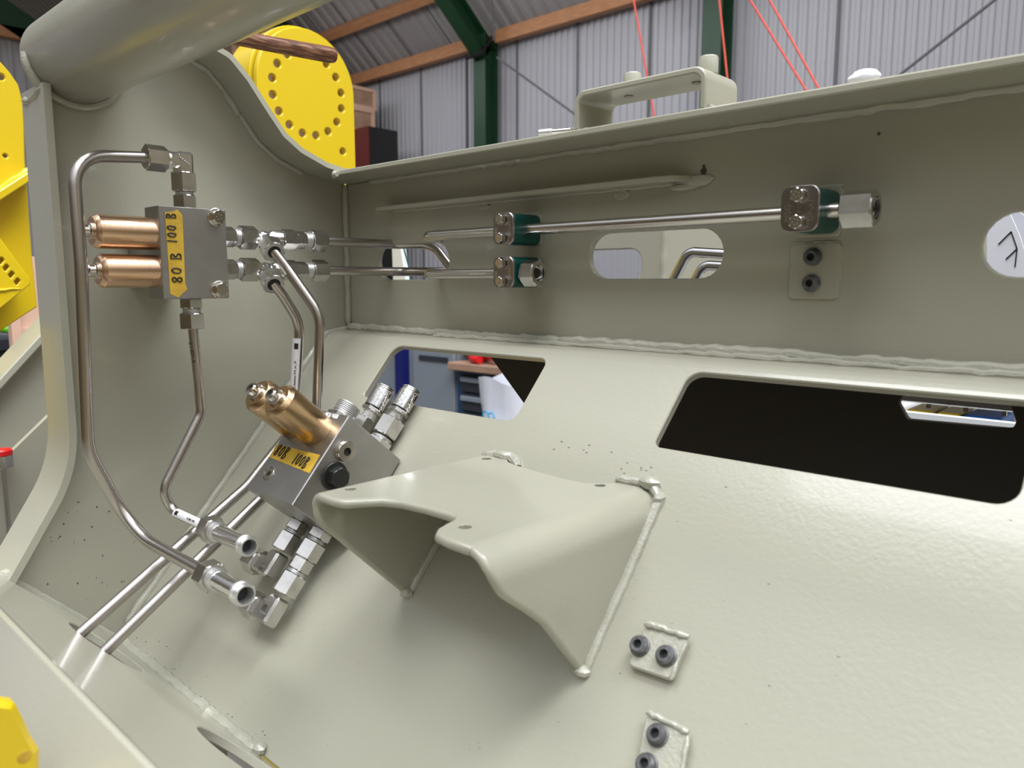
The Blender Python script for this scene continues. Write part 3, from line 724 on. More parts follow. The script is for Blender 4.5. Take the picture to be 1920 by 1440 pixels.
# --- weld pads with threaded bosses
def boss(par, c, d, r=.0068, h=.007, twist=.3):
    m = MB(); u, v, dd = frame(d); c = Vector(c)
    m.lathe(c-dd*.001, dd, [(0, r*1.12), (.0025, r*1.12), (.003, r), (h-.0018, r), (h, r*.78), (h, r*.48), (h*.35, r*.46)], 30)
    b = m.build('threaded_boss', 'oxide', par)
    m = MB(); m.lathe(c, dd, [(h*.3, r*.47), (h*.36, r*.47)], 18); m.build('bore', 'dark', b)
    return b
def pad(corners, fn, h, bosses, d, seed, flat=False):
    m = MB(); o, u, v = fn
    m.plate(fil2(corners, .004, 4), [], o, u, v, h, .0012); p = part('weld_pad', m, 'paintw' if not flat else 'paint')
    m = MB(); C = [o+u*a+v*b for a, b in corners]
    m.weld([C[0], C[1]], .0026 if not flat else .0014, seed, .003, .5); m.build('weld_bead', 'paintw', p)
    m = MB(); m.weld([C[1]+(C[2]-C[1])*.08, C[2]], .0014 if not flat else .001, seed+1, .003, .6); m.build('weld_bead', 'paintw', p)
    for b in bosses: boss(p, b, d)
    return p
O0 = FP(0, 0, .0)
def uv(px, py): v = PN(px, py, .006)-F0; return (v.x, v.dot(SV))
SVn = (FP(0, 0, .0068), EX, SV)
hp = .0065
c4 = [uv(1212, 1170), uv(1291, 1196), uv(1258, 1276), uv(1176, 1248)]
pad(c4, SVn, hp, [PN(1201, 1212, hp), PN(1250, 1231, hp)], NV, 51)
c4 = [uv(1212, 1336), uv(1292, 1372), uv(1275, 1470), uv(1190, 1450)]
pad(c4, SVn, hp, [PN(1234, 1379, hp), PN(1214, 1435, hp)], NV, 56)
# third pad below the upper right clamp, clamp pads behind the clamps
def padB(x0, x1, z0, z1, seed, bs=()):
    h = .0022
    return pad([(x0, z1), (x1, z1), (x1, z0), (x0, z0)], (Vector((0, 0, 0)), EX, EZ), h, [(x, -h, z) for x, z in bs], -EY, seed, True)
padB(.654, .697, -.014, .0335, 61, ((.6745, .0215), (.6745, -.0005)))
padB(.657, .696, .038, .079, 64)
padB(.338, .369, .041, .078, 67)
padB(.338, .369, -.006, .028, 70)

# --- inner box behind the sloped plate: plate with a cut-out, its shade painted in as brown
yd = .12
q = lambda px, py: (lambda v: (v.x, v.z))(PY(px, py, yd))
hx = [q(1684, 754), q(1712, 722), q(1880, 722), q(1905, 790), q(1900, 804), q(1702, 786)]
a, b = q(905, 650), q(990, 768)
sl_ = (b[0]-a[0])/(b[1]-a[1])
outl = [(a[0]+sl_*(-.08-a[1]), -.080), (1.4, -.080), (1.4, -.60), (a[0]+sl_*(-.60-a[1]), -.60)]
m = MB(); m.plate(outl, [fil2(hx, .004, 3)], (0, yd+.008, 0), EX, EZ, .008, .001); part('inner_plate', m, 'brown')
m = MB(); m.bb((.10, .010, -.082), (1.4, yd+.008, -.074)); part('shade_shelf', m, 'brown')  # added shelf that keeps light off the inner plate, also coloured as shade
# --- rear half of the frame seen through the slots
yr = .42
r_ = lambda px, py: (lambda v: (v.x, v.z))(PY(px, py, yr))
x_e = r_(1242, 480)[0]; s0, s1 = r_(1090, 518), r_(1203, 466)
m = MB(); m.plate([(r_(1090, 480)[0]-.03, -.05), (x_e, -.05), (x_e, .16), (r_(1090, 480)[0]-.03, .16)],
                  [fil2([(s0[0], s1[1]-.055), (s1[0], s1[1]-.055), (s1[0], s1[1]), (s0[0], s1[1])], .022, 6)], (0, yr+.012, 0), EX, EZ, .012, .002); part('rear_plate', m)
m = MB(); m.bb((x_e-.010, yr+.013, -.05), (x_e, yr+1.5, .16)); part('rear_web', m)
m = MB(); m.weld([Vector((x_e, yr+.004, -.04)), Vector((x_e, yr+.004, .15))], .006, 77, .008, .15); part('weld_bead', m)
m = MB(); m.bb((x_e-.1, yr+1.5, -.3), (x_e+1.6, yr+1.51, .40)); part('rear_end_plate', m)
m = MB()
for px_, py_, k in ((1290, 472, 0), (1318, 497, 1)):
    y = .26+.03*k
    P3 = [PY(px_-38, py_+75, y), PY(px_, py_, y), PY(px_+120, py_+8, y)]
    m = MB(); m.tube(P3, .0068, .018, 16)
    tag(m.build('chromed_pipe', 'chrome'), ('bright bent pipe seen through the middle slot, outer one', 'bright bent pipe seen through the middle slot, inner lower one')[k], 'pipe', 'bent pipes behind the middle slot')
# diagonal member and web left of the edge flange
xq = -.50
A_, B_ = PX(-60, 775, xq), PX(110, 590, xq)
d_ = (B_-A_).normalized(); n_ = Vector((0, -d_.z, d_.y))
m = MB(); m.rbox((A_+B_)/2-EX*.02, (.045, (B_-A_).length/2, .006), (EX, d_, n_), .002); part('diagonal_flange', m)
m = MB(); m.plate([(A_.y, A_.z), (B_.y, B_.z), (B_.y, -1.2), (A_.y, -1.2)], [], (xq-.03, 0, 0), EY, EZ, .01, .001); part('web_plate', m)
A2, B2 = PX(-80, 945, -.3), PX(100, 770, -.3)
m = MB(); m.plate([(A2.y, A2.z), (B2.y, B2.z), (B2.y, -1.0), (A2.y-.1, -1.0)], [], (-.31, 0, 0), EY, EZ, .01, .001); part('gusset', m)
# legs that carry the frame, below the picture
for x in (.1, 1.1):
    m = MB(); m.bb((x, -.38, -1.5), (x+.08, -.30, -.428)); part('support_leg', m)

# plywood and lime part seen at the far left
v0, v1 = PX(14, 560, -1.6), PX(70, 655, -1.6)
t = thing('plywood_box', (-1.6, v0.y, -1.5), 'pink plywood box with batten low at the left edge behind the yellow arm', 'box')
m = MB(); m.bb((-1.62, v0.y, -1.5), (-1.6, v0.y+.5, v0.z+.12)); m.build('panel', 'plywood', t)
m = MB(); m.bb((-1.6, v0.y, -1.5), (-1.585, v0.y+.024, v0.z+.12)); v2 = PX(40, 622, -1.6); m.bb((-1.6, v0.y+.024, v2.z-.012), (-1.588, v0.y+.5, v2.z+.010)); m.build('batten', 'plywood', t)
m = MB(); v = PX(4, 613, -1.9); m.tube([v+Vector((0, -.08, -.02)), v+Vector((0, -.02, .0)), v+Vector((0, .03, -.012)), v+Vector((0, .05, -.035))], .014, .02, 10)
t = thing('lime_strap', v-EZ*.035, 'lime green strap on a dark shelf at the far left edge', 'strap'); m.build('band', 'lime', t)
m = MB(); v = PX(0, 622, -1.9); m.bb((-2.1, v.y-.4, v.z-.055), (-1.85, v.y+.12, v.z-.022)); m.bb((-2.1, v.y-.4, -1.5), (-1.86, v.y+.115, v.z-.055))
tag(m.build('low_shelf', 'drawer'), 'dark shelf block under the lime green strap at the far left', 'shelf')
# red capped fitting left of the frame
xf = -.28; v = PX(4, 850, xf)
t = thing('capped_fitting', v-EZ*.2, 'steel fitting with red cap and thin pipe at the left edge', 'fitting')
m = MB(); m.hexnut(v-EZ*.02, EZ, .022, .018); m.build('nut', 'nut', t)
m = MB(); m.lathe(v-EZ*.002, EZ, [(0, .0125), (.006, .0125), (.008, .0105)], 20); lab(m.build('cap', 'red', t), 'red plastic cap')
m = MB(); m.tube([v-EZ*.02, v-EZ*.25], .003, 0, 12); m.build('pipe', 'pipe', t)
# things seen through the cut-out of the inner plate
yt = .62
T_ = lambda px, py, y=yt: PY(px, py, y)
t = thing('drawer_tray', T_(1800, 791), 'steel tray with white front edge seen through the hexagonal cut-out', 'tray')
v = T_(1800, 791); m = MB(); m.rbox((v.x, yt, v.z-.001), (.16, .003, .0095), r=.002); lab(m.build('front_edge', 'whitepl', t), 'white front edge')
m = MB(); m.bb((v.x-.16, yt+.004, v.z-.012), (v.x+.16, yt+.24, v.z-.010)); m.build('bottom_panel', 'whitepl', t)
v2_ = T_(1800, 755); m = MB(); m.rbox((v2_.x, yt+.0, v2_.z), (.105, .003, .0065), r=.002); m.rbox((v2_.x, yt+.12, v2_.z+.004), (.105, .117, .0025), r=.001)
for px in (1742, 1812, 1885): w3_ = T_(px, 770); m.bb((w3_.x-.004, yt-.001, v2_.z-.013), (w3_.x+.002, yt+.003, v2_.z-.005))
m.build('rail_frame', 'nut', t)
m = MB()
for k in range(5): m.rbox((v2_.x+.01, yt+.03+.04*k, v2_.z+.0085), (.085, .006, .002), r=.001)
m.build('rail', 'chrome', t)
m = MB(); w4 = T_(1825, 740, yt+.03); m.lathe(Vector((w4.x, yt+.03, v2_.z+.006)), EZ, [(0, .006), (.05, .006)], 14); m.build('post', 'nut', t)
m = MB(); w4 = T_(1757, 742, yt+.02); m.lathe(Vector((w4.x, yt+.02, v2_.z+.006)), EZ, [(0, .004), (.006, .005), (.009, .003)], 14); m.build('screw', 'screw', t)
for pa, pb, mt, L in ((1700, 1750, 'yellow', 'left yellow bin in the tray seen through the cut-out'), (1758, 1800, 'yellow', 'yellow bin in the tray beside the blue one'), (1808, 1880, 'bluetray', 'bright blue bin in the tray seen through the cut-out')):
    v_a, v_b = T_(pa, 775, yt+.006), T_(pb, 775, yt+.006); m = MB()
    m.rbox(((v_a.x+v_b.x)/2, yt+.050, v.z+.0005), ((v_b.x-v_a.x)/2, .044, .0100), r=.002); tag(m.build('small_bin', mt), L, 'bin', 'bins in the steel tray')
# paper with pen lines behind the right slot
ys = .30
m = MB(); P5 = [PY(px, py, ys) for px, py in ((1850, 560), (1850, 430), (1893, 398), (1912, 440), (1921, 470), (1921, 560))]
m.plate([(v.x, v.z) for v in P5], [], (0, ys+.002, 0), EX, EZ, .002, .0003)
t = thing('paper_sheet', (P5[0].x, ys, P5[0].z), 'white paper with thin black pen lines seen through the right slot', 'paper'); m.build('sheet', 'film', t)
m = MB()
for L_ in (((1872, 458), (1896, 434)), ((1896, 434), (1907, 466), (1903, 500)), ((1886, 486), (1907, 466))):
    m.tube([PY(px, py, ys-.0005) for px, py in L_], .0006, 0, 6)
lab(m.build('pen_line', 'ink', t), 'black pen lines')
m = MB(); P5 = [PY(px, py, .36) for px, py in ((1890, 400), (1900, 385), (1960, 440), (1960, 560), (1900, 560))]
m.plate([(v.x, v.z) for v in P5], [], (0, .362, 0), EX, EZ, .002, .0003); tag(m.build('plastic_film', 'bag'), 'crumpled clear plastic film behind the paper in the right slot', 'plastic film')
# things seen through the left slot
yv = .75
P4 = [PY(px, py, yv) for px, py in ((731, 425), (748, 430), (768, 560), (736, 560))]
m = MB(); m.plate([(v.x, v.z) for v in P4], [], (0, yv+.02, 0), EX, EZ, .02, .006); lab(part('rear_bracket', m, 'whitepl'), 'white bracket behind the left slot')
m = MB(); m.tube([PY(746, 425, .72), PY(768, 505, .72), PY(772, 560, .72)], .0025, 0, 8); lab(part('hose', m, 'green'), 'thin teal hose behind the left slot')
# cut white plastic wrap behind the top flange
m = MB(); v = PY(1620, 158, -.045); m.blob((v.x, v.y, .1505), (.011, .006, .0062), n=16, seed=3, jit=.25); tag(m.build('plastic_wrap', 'film'), 'scrap of white plastic lying on the top flange at the right', 'plastic wrap')
m = MB(); v = PZ(768, 300, .15); m.rbox((v.x-.35, .42, .17), (.09, .02, .03), r=.004)
t = tag(m.build('yellow_block', 'yellow'), 'low yellow part just showing above the top flange left of the column', 'machine part')

# ================================================================== valve blocks, fittings and pipes
def bolt(par, p, d, af=.013, h=.007, name='hex_bolt', washer=True, mt='screw'):
    m = MB(); p = Vector(p); d = Vector(d).normalized()
    if washer: m.lathe(p, d, [(0, af*.72), (.0012, af*.72), (.0016, af*.66)], 26)
    m.hexnut(p+d*.0012, d, af, h)
    u, v, dd = frame(d)
    for k in range(5):
        a = k*1.25; rr = af*.22; m.blob(p+dd*(h+.0010)+u*rr*math.cos(a)+v*rr*math.sin(a), (af*.07, af*.05, .0003), (u, v, dd), n=6)
    return m.build(name, mt, par)
def cap(par, p, d, r, ln, mt='brass'):
    p = Vector(p); m = MB()
    m.lathe(p-d*.001, d, [(0, r*.97), (.003, r), (ln-.0045, r), (ln-.0005, r*.84), (ln, r*.80), (ln, r*.36)], 56)
    c = m.build('bronze_cap', mt, par)
    m = MB(); q = p+d*ln
    m.lathe(q-d*.001, d, [(0, r*.50), (.0022, r*.50), (.003, r*.42), (.003, r*.37), (.0085, r*.37), (.0100, r*.31), (.0100, r*.20), (.006, r*.19)], 28)
    s = m.build('adjuster_screw', 'screw', c)
    m = MB(); m.lathe(q+d*.0062, d, [(0, r*.19), (.0008, r*.19)], 6); m.build('socket', 'dark', s)
    return c
xa_ = .100                                       # the fittings of the upper block lie in this plane
y0b, y1b, z0b, z1b = -.3140, -.2412, -.0172, .0792
VB = thing('valve_block', (.1, (y0b+y1b)/2, z0b), 'upper grey steel valve block with two bronze caps pointing left and handwritten tape', 'valve block')
m = MB(); m.rbox((.1005, (y0b+y1b)/2, (z0b+z1b)/2), (.0175, (y1b-y0b)/2, (z1b-z0b)/2), r=.0008); m.build('body', 'block', VB)
m = MB(); m.bb((.0004, y0b+.012, z0b+.012), (.083, y1b-.012, z1b-.012)); m.build('spacer', 'block', VB)
for px, py in ((405, 407), (411, 543)): bolt(VB, PX(px, py, .118), EX, .0135, .0065)
zc1, zc2 = PX(235, 436, xa_).z, PX(235, 508, xa_).z
for z, px in ((zc1, 172), (zc2, 178)):
    ln = y0b-PX(px, 470, xa_).y; cap(VB, (xa_, y0b, z), -EY, .0172, ln)
xt = .1182
tp = [PX(px, py, xt) for px, py in ((309, 398), (325, 396), (333, 393), (342, 404), (347, 530), (351, 543), (334, 558), (319, 551))]
m = MB(); m.plate([(v.y, v.z) for v in tp], [], (xt-.0001, 0, 0), EY, EZ, .0004, .0001); tape = lab(m.build('tape', 'tape', VB), 'yellow masking tape reading 80B 100B')
m = MB()
o = PX(342, 531, xt+.0003); u = (PX(325, 460, xt)-PX(331, 530, xt)).normalized(); u = EZ
write(m, '80 B', o, EZ, -EY, .0112, .0007, .0004, .12, .72)
o = PX(332, 457, xt+.0003); write(m, '100 B', o, EZ, -EY, .0100, .0007, .0004, .12, .60)
m.build('handwriting', 'ink', tape)

def line_fit(par_name, label, pieces, cat='fitting', org=None, group=None):
    """pieces: (part name, material, builder function)"""
    t = thing(par_name, org, label, cat, group)
    for nm, mt, fn in pieces:
        m = MB(); fn(m); m.build(nm, mt, t)
    return t
AF = .0235
def stack(t, p, d, items, up=None):
    """items along d from p: (kind, length, size)"""
    d = Vector(d).normalized(); q = Vector(p); k = 0
    for kind, ln, sz in items:
        m = MB()
        if kind == 'hex': m.hexnut(q, d, sz, ln, up=up, rot=.26 if up is None else 0); m.build('hex_body', 'nut', t)
        elif kind == 'nut': m.hexnut(q, d, sz, ln, up=up); m.build('union_nut', 'nut', t)
        elif kind == 'thread': m.thread(q, d, sz, ln); m.build('thread', 'thread', t)
        elif kind == 'neck': m.lathe(q, d, [(0, sz), (ln, sz)], 28); m.build('neck', 'zinc', t)
        q = q+d*ln
    return q
# ---- elbow on top of the upper block
pz = lambda py: PX(345, py, xa_).z
ye = PX(345, 345, xa_).y
E1 = thing('elbow_fitting', (xa_, ye, z1b), 'steel elbow fitting on top of the upper valve block, turning left', 'fitting')
stack(E1, (xa_, ye, z1b), EZ, [('hex', pz(366)-z1b, .0215), ('thread', .0035, .0095), ('nut', pz(326)-pz(362), AF)], up=EX)
zel = pz(303)
m = MB(); m.rbox((xa_, ye, (zel+pz(326))/2+.001), (.0085, .0085, (zel-pz(326))/2+.0085), r=.0025)
m.rbox((xa_, ye-.0085, zel), (.0082, .0135, .0082), r=.0025)
for k in range(5): m.blob((xa_+.0086, ye-.006+.0022*k, zel+.002-.0015*k), (.0004, .0009, .0016), n=6)
m.build('elbow_body', 'nut', E1)
ynut = PX(312, 300, xa_).y
stack(E1, (xa_, ynut+.002, zel), -EY, [('neck', .003, .0098), ('nut', abs(PX(274, 300, xa_).y-ynut), AF)], up=EX)
# ---- straight fitting below the upper block
yf = PX(360, 590, xa_).y
S1 = thing('straight_fitting', (xa_, yf, z0b-.04), 'steel straight fitting under the upper valve block feeding the short bent pipe', 'fitting')
zz = lambda py: PX(360, py, xa_).z
stack(S1, (xa_, yf, z0b), -EZ, [('hex', z0b-zz(578), .0215), ('thread', zz(578)-zz(587), .0098), ('nut', zz(587)-zz(617), AF)], up=EX)
# ---- tee fittings right of the block
yy = lambda px: PX(px, 447, xa_).y
zt1, zt2 = PX(490, 447, xa_).z, PX(490, 506, xa_).z
tees = []
for z, dpx, L in ((zt1, 0, 'upper steel tee fitting chain right of the upper valve block'), (zt2, 2, 'lower steel tee fitting chain right of the upper valve block')):
    T = thing('tee_fitting', (xa_, yy(490), z-.012), L, 'fitting', 'tee fittings beside the upper valve block')
    stack(T, (xa_, y1b, z), EY, [('hex', yy(437)-y1b, .020), ('thread', yy(447)-yy(437), .0105), ('nut', yy(478+dpx)-yy(447), AF)], up=EX*.5+EZ)
    m = MB(); c = Vector((xa_, yy(494), z)); m.lathe(Vector((xa_, yy(476), z)), EY, [(0, .0075), (yy(520)-yy(476), .0075)], 28)
    m.lathe(Vector((xa_, yy(503), z)), EY, [(0, .0075), (.004, .0100), (yy(526)-yy(503)-.001, .0105)], 28)
    bd = (PX(512, 470+(z == zt2)*61, xa_+.026)-c); bd.normalize()
    m.lathe(c, bd, [(0, .0080), (.012, .0080), (.014, .0098), (.020, .0098)], 28)
    m.blob(c, .0092, n=20); m.build('tee_body', 'zinc', T)
    m = MB(); m.hexnut(c+bd*.0165, bd, .0238, .0175, up=EX+EY); m.build('union_nut', 'nut', T)
    m = MB(); m.lathe(c+bd*.0335, bd, [(0, .0076), (.0007, .0076)], 24); m.build('bore', 'dark', T)
    stack(T, (xa_, yy(526), z), EY, [('nut', yy(552)-yy(526), .0215), ('hex', yy(570)-yy(552), .0185), ('thread', yy(581)-yy(570), .0098), ('nut', yy(608)-yy(581), AF)], up=EX*.45+EZ)
    tees.append((c, bd))
# ---- pipes
def pipe(label, pts, r=.006, R=.03, mt='pipe', name='steel_pipe', group=None):
    P = [Vector(p) for p in pts]; t = thing(name, min(P, key=lambda v: v.z), label, 'pipe', group)
    m = MB(); m.tube(P, r, R, 24); m.build('tube', mt, t, ang=60); return t
ystart = PX(272, 300, xa_).y+.004
e2 = PX(250, 1000, .12)
xend = .290
LP = pipe('long bent steel pipe running down beside the edge flange at the far left',
     [Vector((xa_, ystart, zel)), PX(136, 291, .112), PX(152, 500, .118), PX(165, 845, .12), e2, Vector((xend, e2.y, e2.z))], .0060, [.034, .20, .07, .07])
# sticker slit line on the long pipe
s2 = PX(322, 958, .1)
SP = pipe('short steel pipe with printed letters hanging under the upper valve block', [Vector((xa_, yf, zz(612))), PX(372, 712, .1), PX(377, 775, .1), PX(304, 922, .1), s2+EX*.004, Vector((.20, s2.y, s2.z))], .0052, [.05, .02, .03, .018], group=None)
# printed label on the short pipe
def wraplabel(par, a, b, r, facing, half=1.15, name='sticker', txt=None, size=.0035, logo=True):
    a, b = Vector(a), Vector(b); d = (b-a).normalized(); f = (facing-d*facing.dot(d)).normalized(); s_ = d.cross(f)
    m = MB(); K = 14; L = (b-a).length; rr = r+.00015
    vs_ = [a+d*(L*i)+f*(rr*math.cos(t))+s_*(rr*math.sin(t)) for i in (0, 1) for t in [-half+2*half*k/K for k in range(K+1)]]
    m.add(vs_, [[k, k+1, K+2+k, K+1+k] for k in range(K)]); st = lab(m.build(name, 'label', par, recalc=False), 'white printed sticker')
    m = MB()
    W = lambda x, y, z: a+d*x+f*((rr+.0001+z)*math.cos(y/rr))+s_*((rr+.0001+z)*math.sin(y/rr))
    if logo: m.add([W(L-.013, -.0032+.0016*k, 0) for k in range(4)]+[W(L-.006, -.0032+.0016*k, 0) for k in range(4)], [[k, k+1, 5+k, 4+k] for k in range(3)])
    if txt:
        for i, (tx, off, x0_, sz) in enumerate(txt): m.text(tx, sz, lambda x, y, z: W(x0_+x, -(y-sz*.3)+off, z+.00005))
    m.build('print', 'ink', st, recalc=False)
    return st
pr = Vector((.165, 0, 0))
fc = (CAM-Vector((.12, -.17, -.1))).normalized()
# pipes from the tees
c, bd = tees[0]
v1 = PX(601, 592, .165); v2 = PX(592, 838, .163); v3 = PX(490, 935, .160); h1 = PX(205, 1213, .157)
st1 = c+bd*.033
P3 = pipe('steel pipe from the upper tee bending down, the right of the two upright pipes', [st1-bd*.004, st1+(PX(540, 506, .135)-st1)*.9, v1, v2, v3, h1, h1+(h1-v3).normalized()*.09], .006, [.05, .045, .03, .1, .1])
c, bd = tees[1]
w1 = PX(562, 605, .122); w2 = PX(552, 800, .12); w3 = PX(463, 912, .12); h2_ = PX(152, 1187, .12)
st2 = c+bd*.033
P4 = pipe('steel pipe with white sticker from the lower tee, the left of the two upright pipes', [st2-bd*.004, st2+(PX(532, 556, .125)-st2)*.9, w1, w2, w3, h2_, h2_+(h2_-w3).normalized()*.09], .006, [.05, .045, .03, .06, .1])
la = PX(557, 634, .1215); lb = PX(553, 752, .120)
wraplabel(P4, lb-EZ*.0, la, .00605, fc+Vector((-.05, .05, 0)), 1.4, txt=[('580', .0026, .002, .0042), ('n tube 12x2 Stainless 316_xx_10', -.0012, .001, .0036)])
lc = Vector((.112, s2.y, s2.z)); ld = Vector((.178, s2.y, s2.z))
wraplabel(SP, ld, lc, .00525, Vector((.2, -.7, .7)), 1.1, txt=[('316L TUBE 10', -.001, .012, .0030)])
# printed letters down the short pipe
def pipe_print(par, a, b, r, facing, txt, sz):
    a, b = Vector(a), Vector(b); d = (b-a).normalized(); f = (facing-d*facing.dot(d)).normalized(); s_ = d.cross(f); m = MB()
    m.text(txt, sz, lambda x, y, z: a+d*x+f*((r+.0001+z)*math.cos((y-sz*.3)/r))-s_*((r+.0001+z)*math.sin((y-sz*.3)/r)), .00003)
    return m.build('print', 'ink', par, recalc=False)
pipe_print(SP, PX(358, 640, .1), PX(371, 705, .1), .0052, Vector((.9, -.75, 0)), 'B 1.4571 X', .0052)
pipe_print(SP, PX(373, 800, .1), PX(312, 905, .1), .0052, Vector((.85, -.8, .1)), '3 7/80.0 1.C1-0.8', .0052)

# connector ends of the two left pipes
def connector(nm, L, p, ln, shift):
    T = thing(nm, p, L, 'fitting', 'open ended pipe connectors'); p = Vector(p)
    m = MB(); m.hexnut(p, EX, .0245, .017, bore=.0095, up=EZ); m.build('union_nut', 'nut', T)
    q = p+EX*.012
    m = MB(); m.thread(q, EX, .0098, .012); m.build('thread', 'thread', T)
    m = MB(); m.lathe(q+EX*.008, EX, [(0, .0086), (ln-.02, .0086)], 28); m.build('barrel', 'zinc', T)
    e = q+EX*(ln-.014)
    m = MB(); m.lathe(e, EX, [(0, .0088), (.001, .0100), (.0035, .0100), (.0042, .0093), (.0052, .0102), (.0062, .0094), (.0072, .0102), (.0082, .0095), (.0092, .0102), (.0105, .0098), (.012, .0090), (.012, .0074), (.004, .0060)], 32); m.build('end_thread', 'thread', T)
    m = MB(); m.lathe(e+EX*.0012, EX, [(0, .0062), (.003, .0062)], 20); m.build('bore', 'dark', T)
    return T
connector('pipe_connector', 'open ended connector on the long left pipe, the lower of the two', Vector((xend-.006, e2.y, e2.z)), .062, 0)
connector('pipe_connector', 'open ended connector on the short pipe, the upper of the two', Vector((.186, s2.y, s2.z)), .076, 0)
# elbow chains under the lower block
def chain(L, x, n, items, selb, xn, ang=0):
    T = thing('elbow_fitting', FP(x, selb, n), L, 'fitting', 'elbow fittings under the lower valve block')
    s = .248
    m = None
    q = stack(T, FP(x, s, n), SV, items, up=NV*.8+EX*.5)
    m = MB(); m.rbox(FP(x, selb, n)-SV*.004, (.0088, .014, .0088), (EX, SV, NV), .0025); m.rbox(FP(x-.010, selb, n), (.013, .0088, .0088), (EX, SV, NV), .0025)
    for k in range(5): m.blob(FP(x-.006+.003*k, selb+.002, n+.0088), (.0009, .0016, .0005), (EX, SV, NV), n=6)
    m.build('elbow_body', 'nut', T)
    m = MB(); m.hexnut(FP(x-.021, selb, n), -EX, .0245, .020, bore=.0085, up=NV); m.build('union_nut', 'nut', T)
    m = MB(); m.lathe(FP(x-.030, selb, n), -EX, [(0, .0085), (.001, .0085)], 20); m.build('bore', 'dark', T)
    return T
chain('dark steel elbow fitting under the lower valve block, nearer the side plate', .230, .024, [('hex', .011, .021), ('thread', .004, .0098), ('nut', .020, AF)], .303, .2)
chain('long steel elbow chain under the lower valve block, lowest fitting', .272, .024, [('hex', .010, .022), ('thread', .004, .0098), ('nut', .019, AF), ('hex', .013, .021), ('thread', .004, .0098), ('nut', .022, AF)], .342, .2)

# ---- lower valve block, square on the sloped plate
bx0, bx1, bs0, bs1, bn = .211, .297, .144, .248, .0885
VC = thing('valve_block', FP((bx0+bx1)/2, bs1, 0), 'lower tilted steel valve block with bronze caps and tape on the sloped plate', 'valve block')
m = MB(); m.rbox(FP((bx0+bx1)/2, (bs0+bs1)/2, bn/2+.001), ((bx1-bx0)/2, (bs1-bs0)/2, bn/2-.001), (EX, SV, NV), .0009); m.build('body', 'block', VC)
cap(VC, FP(.2640, .168, bn), NV, .0185, .0600, 'brassd'); cap(VC, FP(.2235, .166, bn), NV, .0185, .0600, 'brassd')
tq = [PN(px, py, bn+.0003) for px, py in ((504.6, 857), (519, 833), (600, 853), (580, 887.5))]
T2 = [(v.x, (v-F0).dot(SV)) for v in tq]
m = MB(); m.plate(T2, [], FP(0, 0, bn+.0005), EX, SV, .0004, .0001); tape = lab(m.build('tape', 'tape', VC), 'yellow masking tape reading 80B 100B')
m = MB(); A0 = tq[0]; du = (tq[3]-tq[0]).normalized(); dvv = du.cross(NV)*-1
dvv = NV.cross(du).normalized()
hgt = .0135
A1_ = tq[0]+du*.004+dvv*((tq[1]-tq[0]).length*.22)
write(m, '80B', A1_, du, dvv, hgt, .0006, .0008, .10, .52)
A1_ = tq[0]+du*((tq[3]-tq[0]).length*.53)+dvv*((tq[1]-tq[0]).length*.14)
write(m, '100B', A1_, du, dvv, hgt*.95, .0006, .0008, .08, .48)
m.build('handwriting', 'ink', tape)
def socket_plug(par, p, d, r, h, mt='screw', nm='socket_plug'):
    m = MB(); m.lathe(Vector(p), d, [(0, r*1.06), (.0012, r*1.06), (.0014, r), (h-.0008, r), (h, r*.93), (h, r*.40), (h*.4, r*.38)], 36); s = m.build(nm, mt, par)
    m = MB(); m.lathe(Vector(p)+Vector(d)*(h*.42), d, [(0, r*.40), (.0006, r*.40)], 6); m.build('socket', 'dark', s)
socket_plug(VC, PX(646, 846, bx1), EX, .0108, .005)
socket_plug(VC, PN(505, 888, bn), NV, .0072, .0008)
q = PX(627, 893, bx1)
m = MB(); m.lathe(q-EX*.0005, EX, [(0, .0148), (.0022, .0148), (.0028, .0140)], 36); m.hexnut(q+EX*.002, EX, .0195, .010, up=SV); lab(m.build('hex_plug', 'black', VC), 'black hexagon plug')
m = MB()
m.text('HYSTEC', .0075, lambda x, y, z: FP(.268+x*.9*.8, .146+.0085-y*1.0+.0, bn+z), .00012) if False else None
o_ = PN(612, 772, bn); 
for k in range(16):
    rr_ = random.Random(k); m.tube([o_+EX*(.0016*k)+SV*(.001*rr_.random()), o_+EX*(.0016*k+.0012*rr_.random())+SV*(.004+.002*rr_.random())], .00025, 0, 5)
m.build('stamped_mark', 'zinc', VC)
